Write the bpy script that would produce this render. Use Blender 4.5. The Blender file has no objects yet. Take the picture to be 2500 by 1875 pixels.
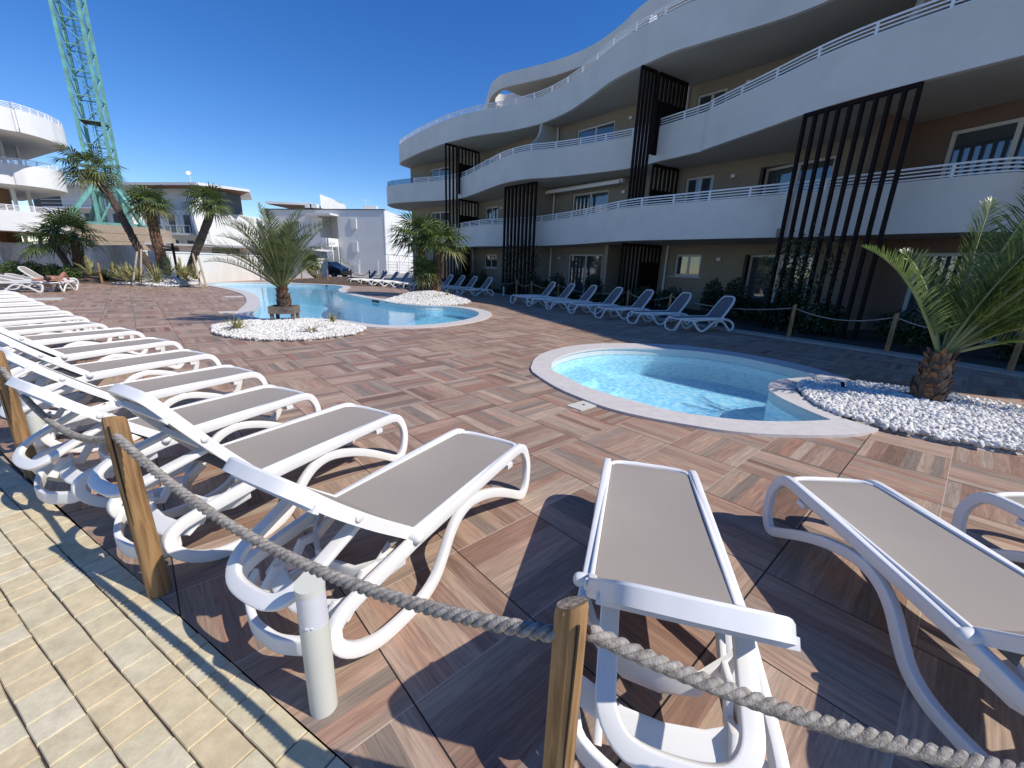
import bpy, bmesh, math, random
import numpy as np
from mathutils import Vector, Matrix
from mathutils.geometry import tessellate_polygon
S = bpy.context.scene
C = S.collection
rad = math.radians
# ------------------------------------------------------------------ camera
F, PITCH, ROLL, EYE = 1008.9, 0.27653, -0.036265, 1.554
fw = np.array([0, math.cos(PITCH), -math.sin(PITCH)]); rt = np.array([1., 0, 0]); dn = np.cross(fw, rt)
cr, sr = math.cos(ROLL), math.sin(ROLL)
CX = cr*rt + sr*dn; CY = -sr*rt + cr*dn
cam = bpy.data.cameras.new('camera'); cam.sensor_width = 36; cam.lens = 36*F/2500
cam.clip_start = 0.05; cam.clip_end = 3000
co = bpy.data.objects.new('camera', cam); C.objects.link(co); S.camera = co
m = Matrix.Identity(4)
for i in range(3):
    m[i][0] = CX[i]; m[i][1] = -CY[i]; m[i][2] = -fw[i]
m[2][3] = EYE
co.matrix_world = m
S.render.resolution_x = 1024; S.render.resolution_y = 768
# surveyed points: image position of a feature -> its real place (on a level plane z, or at a distance Y)
def ray(x, y):
    return (x-1250)/F*CX + (y-937.5)/F*CY + fw
def G(x, y, z=0.0):
    d = ray(x, y); t = (z-EYE)/d[2]; return (d[0]*t, d[1]*t)
def AT(x, y, Y):
    d = ray(x, y); t = Y/d[1]; return Vector((d[0]*t, Y, EYE+d[2]*t))
# ------------------------------------------------------------------ world, sun
SUN_EL = rad(46.5); SDX, SDY = .935, -.355          # horizontal direction towards the sun
W = bpy.data.worlds.new('World'); S.world = W; W.use_nodes = True
nt = W.node_tree; bg = nt.nodes['Background']
sky = nt.nodes.new('ShaderNodeTexSky'); sky.sky_type = 'NISHITA'; sky.sun_disc = False
sky.sun_elevation = SUN_EL; sky.sun_rotation = math.atan2(SDX, SDY)
sky.air_density = 1.0; sky.dust_density = 0.0; sky.ozone_density = 5.0; sky.altitude = 50
hs = nt.nodes.new('ShaderNodeHueSaturation'); hs.inputs['Saturation'].default_value = 1.28; hs.inputs['Hue'].default_value = .512; hs.inputs['Value'].default_value = 1.0
nt.links.new(sky.outputs[0], hs.inputs['Color']); nt.links.new(hs.outputs[0], bg.inputs['Color'])
bg.inputs['Strength'].default_value = 0.138
sl = bpy.data.lights.new('sun', 'SUN'); sl.energy = 4.4; sl.angle = rad(0.53); sl.color = (1.0, .95, .87)
so = bpy.data.objects.new('sun', sl); C.objects.link(so)
sd = Vector((SDX*math.cos(SUN_EL), SDY*math.cos(SUN_EL), math.sin(SUN_EL))).normalized()
so.rotation_euler = sd.to_track_quat('Z', 'Y').to_euler(); so.location = (20, -10, 30)
S.view_settings.view_transform = 'Standard'; S.view_settings.look = 'None'
S.view_settings.exposure = 0.12; S.view_settings.gamma = 1
# ------------------------------------------------------------------ materials
def newmat(name):
    mt = bpy.data.materials.new(name); mt.use_nodes = True
    n = mt.node_tree.nodes; return mt, mt.node_tree, n['Principled BSDF']
def node(t, typ, **kw):
    n = t.nodes.new(typ)
    for k, v in kw.items():
        if hasattr(n, k): setattr(n, k, v)
        else: n.inputs[k].default_value = v
    return n
def mat(name, col, rough=.6, var=.12, scale=6.0, bump=0.0, bscale=60.0, metal=0, spec=.5, col2=None, stretch=None, detail=4):
    mt, t, p = newmat(name)
    tc = node(t, 'ShaderNodeTexCoord'); src = tc.outputs['Object']
    if stretch:
        mp = node(t, 'ShaderNodeMapping'); mp.inputs['Scale'].default_value = stretch
        t.links.new(src, mp.inputs['Vector']); src = mp.outputs[0]
    nz = node(t, 'ShaderNodeTexNoise', Scale=scale, Detail=detail, Roughness=.6); t.links.new(src, nz.inputs['Vector'])
    rp = t.nodes.new('ShaderNodeValToRGB'); t.links.new(nz.outputs['Fac'], rp.inputs[0])
    c2 = col2 or tuple(c*(1-var*2) for c in col)
    rp.color_ramp.elements[0].position = .3; rp.color_ramp.elements[1].position = .7
    rp.color_ramp.elements[0].color = (*c2, 1); rp.color_ramp.elements[1].color = (*[min(1, c*(1+var*.4)) for c in col], 1)
    t.links.new(rp.outputs[0], p.inputs['Base Color'])
    p.inputs['Roughness'].default_value = rough; p.inputs['Metallic'].default_value = metal
    p.inputs['Specular IOR Level'].default_value = spec
    if bump:
        n2 = node(t, 'ShaderNodeTexNoise', Scale=bscale, Detail=3); t.links.new(src, n2.inputs['Vector'])
        b = node(t, 'ShaderNodeBump', Strength=bump, Distance=.01); t.links.new(n2.outputs['Fac'], b.inputs['Height'])
        t.links.new(b.outputs[0], p.inputs['Normal'])
    return mt
def math_(t, op, a, b=None, c=None):
    n = t.nodes.new('ShaderNodeMath'); n.operation = op
    for i, v in enumerate((a, b, c)):
        if v is None: continue
        if isinstance(v, (int, float)): n.inputs[i].default_value = v
        else: t.links.new(v, n.inputs[i])
    return n.outputs[0]
def deck_material():
    mt, t, p = newmat('wood_effect_tile')
    tc = node(t, 'ShaderNodeTexCoord'); sx = node(t, 'ShaderNodeSeparateXYZ'); t.links.new(tc.outputs['Object'], sx.inputs[0])
    X, Y = sx.outputs[0], sx.outputs[1]
    ty = -0.830717740; r = (math.cos(ty), -math.sin(ty)); f = (math.sin(ty), math.cos(ty))
    gi = math_(t, 'ADD', math_(t, 'ADD', math_(t, 'MULTIPLY', X, r[0]/.6), math_(t, 'MULTIPLY', Y, f[0]/.6)), 2.75036)
    gj = math_(t, 'ADD', math_(t, 'ADD', math_(t, 'MULTIPLY', X, r[1]/.6), math_(t, 'MULTIPLY', Y, f[1]/.6)), -2.88754)
    i = math_(t, 'FLOOR', gi); j = math_(t, 'FLOOR', gj)
    u = math_(t, 'SUBTRACT', gi, i); v = math_(t, 'SUBTRACT', gj, j)
    par = math_(t, 'MODULO', math_(t, 'ADD', math_(t, 'ADD', i, j), 2000), 2)      # 0 / 1
    def mix(a, b):   # par ? b : a
        return math_(t, 'ADD', math_(t, 'MULTIPLY', a, math_(t, 'SUBTRACT', 1, par)), math_(t, 'MULTIPLY', b, par))
    across = mix(v, u); along = mix(u, v)
    cell = math_(t, 'ADD', math_(t, 'MULTIPLY', i, 17.31), math_(t, 'MULTIPLY', j, 5.77))
    # planks of uneven width printed in each tile
    warp = math_(t, 'MULTIPLY', math_(t, 'SINE', math_(t, 'ADD', math_(t, 'MULTIPLY', across, 6.28), cell)), .05)
    pk = math_(t, 'FLOOR', math_(t, 'MULTIPLY', math_(t, 'ADD', across, warp), 6.3))
    cv = t.nodes.new('ShaderNodeCombineXYZ'); t.links.new(i, cv.inputs[0]); t.links.new(j, cv.inputs[1]); t.links.new(pk, cv.inputs[2])
    wn = t.nodes.new('ShaderNodeTexWhiteNoise'); wn.noise_dimensions = '3D'; t.links.new(cv.outputs[0], wn.inputs['Vector'])
    rp = t.nodes.new('ShaderNodeValToRGB'); t.links.new(wn.outputs['Value'], rp.inputs[0]); rp.color_ramp.interpolation = 'LINEAR'; e = rp.color_ramp.elements
    cols = [(0, (.185, .105, .07)), (.13, (.40, .28, .195)), (.26, (.25, .145, .10)), (.40, (.45, .325, .235)), (.52, (.20, .155, .12)), (.64, (.42, .285, .20)), (.78, (.30, .16, .105)), (.9, (.38, .28, .20)), (1, (.22, .17, .13))]
    e[0].position = 0; e[0].color = (*cols[0][1], 1); e[1].position = 1; e[1].color = (*cols[-1][1], 1)
    for q, c in cols[1:-1]:
        k = e.new(q); k.color = (*c, 1)
    # grain
    gv = t.nodes.new('ShaderNodeCombineXYZ')
    t.links.new(math_(t, 'MULTIPLY', along, 1.3), gv.inputs[0])
    t.links.new(math_(t, 'MULTIPLY', across, 20), gv.inputs[1])
    t.links.new(math_(t, 'ADD', cell, math_(t, 'MULTIPLY', pk, 3.1)), gv.inputs[2])
    n1 = node(t, 'ShaderNodeTexNoise', Scale=1.6, Detail=8, Roughness=.66, Distortion=.9); t.links.new(gv.outputs[0], n1.inputs['Vector'])
    gr = t.nodes.new('ShaderNodeValToRGB'); t.links.new(n1.outputs['Fac'], gr.inputs[0])
    gr.color_ramp.elements[0].position = .30; gr.color_ramp.elements[0].color = (.66, .66, .68, 1)
    gr.color_ramp.elements[1].position = .66; gr.color_ramp.elements[1].color = (1.36, 1.37, 1.40, 1)
    mx = node(t, 'ShaderNodeMix', data_type='RGBA', blend_type='MULTIPLY'); mx.inputs[0].default_value = 1
    t.links.new(rp.outputs[0], mx.inputs[6]); t.links.new(gr.outputs[0], mx.inputs[7])
    # big soft dirt
    n3 = node(t, 'ShaderNodeTexNoise', Scale=.7, Detail=5); t.links.new(tc.outputs['Object'], n3.inputs['Vector'])
    dr = t.nodes.new('ShaderNodeValToRGB'); t.links.new(n3.outputs['Fac'], dr.inputs[0])
    dr.color_ramp.elements[0].position = .3; dr.color_ramp.elements[0].color = (.86, .86, .86, 1); dr.color_ramp.elements[1].position = .7; dr.color_ramp.elements[1].color = (1.06, 1.05, 1.04, 1)
    mx2 = node(t, 'ShaderNodeMix', data_type='RGBA', blend_type='MULTIPLY'); mx2.inputs[0].default_value = 1
    t.links.new(mx.outputs[2], mx2.inputs[6]); t.links.new(dr.outputs[0], mx2.inputs[7])
    # joints: open dark ones along one way, tight pale ones along the other, every fourth cross joint open too
    def edge(q, w):
        return math_(t, 'LESS_THAN', math_(t, 'SUBTRACT', .5, math_(t, 'ABSOLUTE', math_(t, 'SUBTRACT', q, .5))), w)
    jd = edge(v, .0055); jl = edge(u, .0045)
    j2 = math_(t, 'MULTIPLY', edge(u, .007), math_(t, 'LESS_THAN', math_(t, 'ABSOLUTE', math_(t, 'SUBTRACT', math_(t, 'MODULO', math_(t, 'ADD', math_(t, 'ROUND', gi), 2000), 5), 2)), .5))
    mj = node(t, 'ShaderNodeMix', data_type='RGBA'); t.links.new(jl, mj.inputs[0]); t.links.new(mx2.outputs[2], mj.inputs[6]); mj.inputs[7].default_value = (.50, .40, .30, 1)
    mk = node(t, 'ShaderNodeMix', data_type='RGBA'); t.links.new(math_(t, 'MAXIMUM', jd, j2), mk.inputs[0]); t.links.new(mj.outputs[2], mk.inputs[6]); mk.inputs[7].default_value = (.018, .015, .014, 1)
    t.links.new(mk.outputs[2], p.inputs['Base Color'])
    p.inputs['Roughness'].default_value = .55; p.inputs['Specular IOR Level'].default_value = .35
    hb = math_(t, 'SUBTRACT', math_(t, 'MULTIPLY', n1.outputs['Fac'], .35), math_(t, 'MAXIMUM', jd, math_(t, 'MAXIMUM', jl, j2)))
    b = node(t, 'ShaderNodeBump', Strength=.35, Distance=.003); t.links.new(hb, b.inputs['Height']); t.links.new(b.outputs[0], p.inputs['Normal'])
    return mt
def water_material(name, tint, caustic_tint, rip, fresn=1.33):
    """clear water: a see-through sheet with rippling caustic light painted into its tint, with a mirror reflection by angle"""
    mt, t, p = newmat(name); t.nodes.remove(p); out = t.nodes['Material Output']
    tc = node(t, 'ShaderNodeTexCoord')
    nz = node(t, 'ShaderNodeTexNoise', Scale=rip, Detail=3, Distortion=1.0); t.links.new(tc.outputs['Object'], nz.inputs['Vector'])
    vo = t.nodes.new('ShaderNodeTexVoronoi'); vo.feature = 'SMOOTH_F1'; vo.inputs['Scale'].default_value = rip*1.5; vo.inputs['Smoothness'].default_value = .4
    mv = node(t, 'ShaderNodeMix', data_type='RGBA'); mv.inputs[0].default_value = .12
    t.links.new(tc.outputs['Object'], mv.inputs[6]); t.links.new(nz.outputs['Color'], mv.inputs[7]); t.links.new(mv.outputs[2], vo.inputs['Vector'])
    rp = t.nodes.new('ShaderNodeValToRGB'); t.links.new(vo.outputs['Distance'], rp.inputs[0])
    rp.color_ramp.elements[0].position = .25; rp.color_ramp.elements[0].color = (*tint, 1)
    rp.color_ramp.elements[1].position = .62; rp.color_ramp.elements[1].color = (*caustic_tint, 1)  # paler net along the cell edges imitates caustic light on the pool floor
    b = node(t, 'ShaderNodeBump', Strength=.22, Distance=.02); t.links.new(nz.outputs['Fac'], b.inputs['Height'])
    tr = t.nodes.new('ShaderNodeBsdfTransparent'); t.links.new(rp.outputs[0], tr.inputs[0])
    gl = node(t, 'ShaderNodeBsdfGlossy', Roughness=.02); t.links.new(b.outputs[0], gl.inputs['Normal'])
    fr = node(t, 'ShaderNodeFresnel', IOR=fresn); t.links.new(b.outputs[0], fr.inputs['Normal'])
    ms = t.nodes.new('ShaderNodeMixShader'); t.links.new(fr.outputs[0], ms.inputs[0]); t.links.new(tr.outputs[0], ms.inputs[1]); t.links.new(gl.outputs[0], ms.inputs[2])
    t.links.new(ms.outputs[0], out.inputs['Surface']); return mt
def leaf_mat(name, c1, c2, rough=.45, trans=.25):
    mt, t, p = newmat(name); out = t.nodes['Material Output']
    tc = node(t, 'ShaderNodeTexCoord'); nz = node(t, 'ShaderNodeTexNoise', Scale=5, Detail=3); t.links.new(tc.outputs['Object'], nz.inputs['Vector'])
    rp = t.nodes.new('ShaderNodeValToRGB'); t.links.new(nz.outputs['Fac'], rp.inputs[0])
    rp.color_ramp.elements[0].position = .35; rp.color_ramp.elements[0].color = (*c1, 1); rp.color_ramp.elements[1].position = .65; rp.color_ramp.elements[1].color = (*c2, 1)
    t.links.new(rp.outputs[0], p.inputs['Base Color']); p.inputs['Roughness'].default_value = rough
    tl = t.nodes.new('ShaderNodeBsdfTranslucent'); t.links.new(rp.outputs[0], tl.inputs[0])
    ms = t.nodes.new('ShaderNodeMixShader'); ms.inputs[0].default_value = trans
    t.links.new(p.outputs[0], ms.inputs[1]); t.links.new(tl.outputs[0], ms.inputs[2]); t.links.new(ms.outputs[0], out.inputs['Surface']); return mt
def glass_mat(name, tint=(.10, .12, .14), fac=.35):
    mt, t, p = newmat(name); p.inputs['Base Color'].default_value = (*tint, 1); p.inputs['Roughness'].default_value = .03
    p.inputs['Specular IOR Level'].default_value = 1.0; p.inputs['IOR'].default_value = 1.9
    out = t.nodes['Material Output']; tr = t.nodes.new('ShaderNodeBsdfTransparent'); tr.inputs[0].default_value = (.6, .65, .68, 1)
    ms = t.nodes.new('ShaderNodeMixShader'); ms.inputs[0].default_value = fac
    t.links.new(p.outputs[0], ms.inputs[1]); t.links.new(tr.outputs[0], ms.inputs[2]); t.links.new(ms.outputs[0], out.inputs['Surface']); return mt
M = dict(
 deck=deck_material(),
 paver=None,
 sand=mat('joint_sand', (.07, .06, .055), .95, .2, 20, .3),
 asphalt=mat('pale_paving', (.34, .32, .29), .9, .12, 2, .1),
 plastic=mat('white_resin', (.82, .80, .76), .38, .045, 3, .04, 300, spec=.4),
 taupe=None, grey_sling=None,
 coping=mat('limestone_coping', (.62, .57, .53), .6, .07, 9, .12, 120),
 liner=mat('pool_liner', (.80, .88, .94), .6, .03, 3),
 soil=mat('dark_soil', (.05, .036, .027), .95, .3, 8, .8, 25),
 earth=mat('brown_earth', (.13, .085, .055), .95, .3, 5, .7, 18),
 pebble=mat('white_pebble', (.86, .82, .75), .7, .25, 12, .15, 80), pebble_bed=mat('pebble_gap_shade', (.50, .485, .45), .9, .2, 30, .5, 60), waterline=mat('waterline_band', (.60, .61, .58), .6, .05, 4),  # pebble_bed: darker base colour paints in the shade between the stones
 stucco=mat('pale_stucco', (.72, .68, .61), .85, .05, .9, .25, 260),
 stucco_white=mat('white_stucco', (.78, .77, .74), .85, .03, 1.2, .2, 200),
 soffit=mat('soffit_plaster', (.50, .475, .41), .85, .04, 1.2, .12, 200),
 tan=mat('tan_render', (.33, .28, .21), .88, .05, 2, .2, 220),
 russet=mat('russet_render', (.20, .135, .10), .88, .06, 2, .2, 220),
 rail=mat('white_rail_paint', (.80, .80, .79), .4, .01, 5),
 black=mat('black_metal', (.016, .010, .009), .75, .1, 20, spec=.15),
 frame=mat('window_frame_white', (.66, .65, .62), .45, .02, 4),
 glass=glass_mat('window_glass'),
 glass_clear=glass_mat('balustrade_glass', (.30, .35, .38), .82),
 room=mat('dim_room', (.03, .03, .03), .9, .1, 2),
 curtain=mat('curtain', (.42, .43, .42), .9, .25, 3, 0, stretch=(6, 6, .2)),
 wood=None, rope=None,
 lamp_body=mat('cream_bollard', (.60, .60, .53), .45, .02, 6),
 lamp_glass=mat('frosted_lens', (.62, .62, .66), .25, .02, 6),
 trunk=mat('palm_trunk', (.12, .085, .062), .95, .35, 14, .9, 30, col2=(.04, .028, .022)),
 boot=mat('cut_leaf_base', (.23, .125, .065), .95, .3, 14, .8, 40, col2=(.045, .028, .02)),
 pinnate=leaf_mat('date_palm_leaf', (.07, .12, .02), (.20, .25, .06), .34, .35),
 pinnate_grey=leaf_mat('date_palm_leaf_grey', (.07, .10, .035), (.18, .22, .08), .42, .22),
 fan=leaf_mat('fan_palm_leaf', (.05, .09, .022), (.17, .21, .055), .45, .25),
 fan_yellow=leaf_mat('fan_palm_leaf_pale', (.09, .11, .035), (.28, .27, .10), .5, .3),
 petiole=mat('petiole', (.20, .22, .08), .5, .1, 8),
 yucca=leaf_mat('variegated_leaf', (.20, .21, .07), (.58, .52, .24), .5, .25),
 dry=leaf_mat('dry_leaf', (.22, .16, .07), (.42, .34, .16), .6, .25),
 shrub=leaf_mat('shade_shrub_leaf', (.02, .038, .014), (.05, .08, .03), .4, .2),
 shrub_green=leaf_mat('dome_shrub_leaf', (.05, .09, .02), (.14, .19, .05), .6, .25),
 crane=mat('teal_crane_paint', (.15, .42, .37), .5, .22, 1.5, 0, col2=(.13, .24, .20)),
  endgrain=mat('end_grain', (.42, .33, .24), .9, .3, 60, .5, 90), crackdark=mat('crack_dark', (.03, .018, .010), .9, .1, 20),
 timber=mat('weathered_timber', (.48, .38, .27), .85, .2, 6, .2, 20, stretch=(1, 1, 6)),
 crate=mat('grey_crate_wood', (.22, .17, .13), .85, .2, 8, .3, 20, stretch=(1, 6, 6)),
 tarp=mat('grey_tarp', (.52, .50, .46), .8, .15, 2.5, .4, 6),
 wallwhite=mat('garden_wall_white', (.72, .69, .64), .85, .06, 1.2, .1, 100, stretch=(1, 1, .3)),
 bgwhite=mat('bright_facade', (.76, .75, .72), .85, .03, .6),
 bggrey=mat('grey_facade', (.78, .76, .71), .85, .04, .6, .05, 100),
 bgdark=mat('dark_facade', (.10, .10, .105), .7, .05, 1),
 woodroof=mat('larch_soffit', (.25, .11, .05), .7, .15, 2, stretch=(8, 1, 1)),
 brown=mat('brown_cladding', (.26, .14, .08), .8, .1, 2),
 carpaint=mat('black_car_paint', (.010, .010, .012), .12, .05, 5, spec=.8),
 carwhite=mat('white_car_paint', (.7, .7, .7), .2, .02, 5),
 carglass=glass_mat('car_glass', (.06, .07, .08), .15),
 tyre=mat('tyre_rubber', (.015, .015, .015), .8, .1, 10), rim=mat('alloy_rim', (.5, .5, .5), .3, .05, 10, metal=.8),
 redlamp=mat('red_lamp', (.35, .01, .01), .2, .05, 10),
 skin=mat('tanned_skin', (.40, .19, .12), .5, .08, 12), hair=mat('dark_hair', (.03, .018, .012), .6, .2, 30),
 towel=mat('pink_white_towel', (.62, .36, .36), .9, .3, 14, col2=(.8, .78, .76)), swim=mat('dark_swimsuit', (.04, .035, .06), .7, .1, 10),
 rust=mat('dark_iron', (.04, .025, .02), .7, .2, 12), hatch=mat('hatch_cover', (.60, .57, .50), .6, .05, 8, .1, 50),
 parasol=mat('cream_parasol', (.75, .70, .60), .8, .04, 4),
 stonekerb=mat('stone_kerb', (.36, .34, .30), .85, .12, 5, .3, 60),
)
def sling_mat(name, col):
    mt, t, p = newmat(name); tc = node(t, 'ShaderNodeTexCoord')
    w1 = t.nodes.new('ShaderNodeTexWave'); w1.bands_direction = 'X'; w1.inputs['Scale'].default_value = 150
    w2 = t.nodes.new('ShaderNodeTexWave'); w2.bands_direction = 'Y'; w2.inputs['Scale'].default_value = 150
    for w in (w1, w2): t.links.new(tc.outputs['Object'], w.inputs['Vector'])
    mm = math_(t, 'MULTIPLY', w1.outputs['Fac'], w2.outputs['Fac'])
    rp = t.nodes.new('ShaderNodeValToRGB'); t.links.new(mm, rp.inputs[0])
    rp.color_ramp.elements[0].color = (*[c*.86 for c in col], 1); rp.color_ramp.elements[1].color = (*[c*1.08 for c in col], 1)
    nz = node(t, 'ShaderNodeTexNoise', Scale=3, Detail=4); t.links.new(tc.outputs['Object'], nz.inputs['Vector'])
    r2 = t.nodes.new('ShaderNodeValToRGB'); t.links.new(nz.outputs['Fac'], r2.inputs[0]); r2.color_ramp.elements[0].color = (.93, .93, .93, 1); r2.color_ramp.elements[1].color = (1.04, 1.04, 1.03, 1)
    mx = node(t, 'ShaderNodeMix', data_type='RGBA', blend_type='MULTIPLY'); mx.inputs[0].default_value = 1
    t.links.new(rp.outputs[0], mx.inputs[6]); t.links.new(r2.outputs[0], mx.inputs[7]); t.links.new(mx.outputs[2], p.inputs['Base Color'])
    p.inputs['Roughness'].default_value = .7; p.inputs['Specular IOR Level'].default_value = .3
    b = node(t, 'ShaderNodeBump', Strength=.15, Distance=.001); t.links.new(mm, b.inputs['Height']); t.links.new(b.outputs[0], p.inputs['Normal'])
    return mt
M['taupe'] = sling_mat('taupe_sling', (.37, .322, .275)); M['grey_sling'] = sling_mat('charcoal_sling', (.155, .15, .155))
def wood_mat():
    mt, t, p = newmat('pine_post'); tc = node(t, 'ShaderNodeTexCoord')
    mp = node(t, 'ShaderNodeMapping'); mp.inputs['Scale'].default_value = (14, 14, 1.1); t.links.new(tc.outputs['Object'], mp.inputs['Vector'])
    nz = node(t, 'ShaderNodeTexNoise', Scale=2.2, Detail=6, Distortion=1.5); t.links.new(mp.outputs[0], nz.inputs['Vector'])
    rp = t.nodes.new('ShaderNodeValToRGB'); t.links.new(nz.outputs['Fac'], rp.inputs[0]); e = rp.color_ramp.elements
    e[0].position = .28; e[0].color = (.11, .055, .022, 1); e[1].position = .75; e[1].color = (.38, .235, .105, 1); k = e.new(.5); k.color = (.31, .175, .07, 1)
    vo = t.nodes.new('ShaderNodeTexVoronoi'); vo.inputs['Scale'].default_value = 5; t.links.new(tc.outputs['Object'], vo.inputs['Vector'])
    r2 = t.nodes.new('ShaderNodeValToRGB'); t.links.new(vo.outputs['Distance'], r2.inputs[0]); r2.color_ramp.elements[0].position = .03; r2.color_ramp.elements[0].color = (.35, .3, .25, 1); r2.color_ramp.elements[1].position = .11
    mx = node(t, 'ShaderNodeMix', data_type='RGBA', blend_type='MULTIPLY'); mx.inputs[0].default_value = 1
    t.links.new(rp.outputs[0], mx.inputs[6]); t.links.new(r2.outputs[0], mx.inputs[7]); t.links.new(mx.outputs[2], p.inputs['Base Color'])
    p.inputs['Roughness'].default_value = .7
    b = node(t, 'ShaderNodeBump', Strength=.4, Distance=.004); t.links.new(nz.outputs['Fac'], b.inputs['Height']); t.links.new(b.outputs[0], p.inputs['Normal'])
    return mt
M['wood'] = wood_mat()
M['rope'] = mat('hemp_rope', (.42, .38, .33), .95, .3, 60, .5, 260, col2=(.15, .13, .11))
def paver_mat():
    mt, t, p = newmat('sandstone_paver'); tc = node(t, 'ShaderNodeTexCoord'); at = t.nodes.new('ShaderNodeAttribute'); at.attribute_name = 'tone'
    rp = t.nodes.new('ShaderNodeValToRGB'); t.links.new(at.outputs['Fac'], rp.inputs[0]); e = rp.color_ramp.elements
    e[0].position = 0; e[0].color = (.60, .49, .31, 1); e[1].position = 1; e[1].color = (.66, .59, .43, 1); k = e.new(.35); k.color = (.64, .53, .34, 1); k = e.new(.7); k.color = (.60, .53, .36, 1)
    nz = node(t, 'ShaderNodeTexNoise', Scale=14, Detail=8, Roughness=.7); t.links.new(tc.outputs['Object'], nz.inputs['Vector'])
    r2 = t.nodes.new('ShaderNodeValToRGB'); t.links.new(nz.outputs['Fac'], r2.inputs[0]); r2.color_ramp.elements[0].position = .3; r2.color_ramp.elements[0].color = (.74, .73, .70, 1); r2.color_ramp.elements[1].position = .65; r2.color_ramp.elements[1].color = (1.06, 1.05, 1.04, 1)
    mx = node(t, 'ShaderNodeMix', data_type='RGBA', blend_type='MULTIPLY'); mx.inputs[0].default_value = 1
    t.links.new(rp.outputs[0], mx.inputs[6]); t.links.new(r2.outputs[0], mx.inputs[7]); t.links.new(mx.outputs[2], p.inputs['Base Color'])
    p.inputs['Roughness'].default_value = .88
    n2 = node(t, 'ShaderNodeTexNoise', Scale=170, Detail=4); t.links.new(tc.outputs['Object'], n2.inputs['Vector'])
    b = node(t, 'ShaderNodeBump', Strength=.5, Distance=.003); t.links.new(n2.outputs['Fac'], b.inputs['Height']); t.links.new(b.outputs[0], p.inputs['Normal'])
    return mt
M['paver'] = paver_mat()
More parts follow.
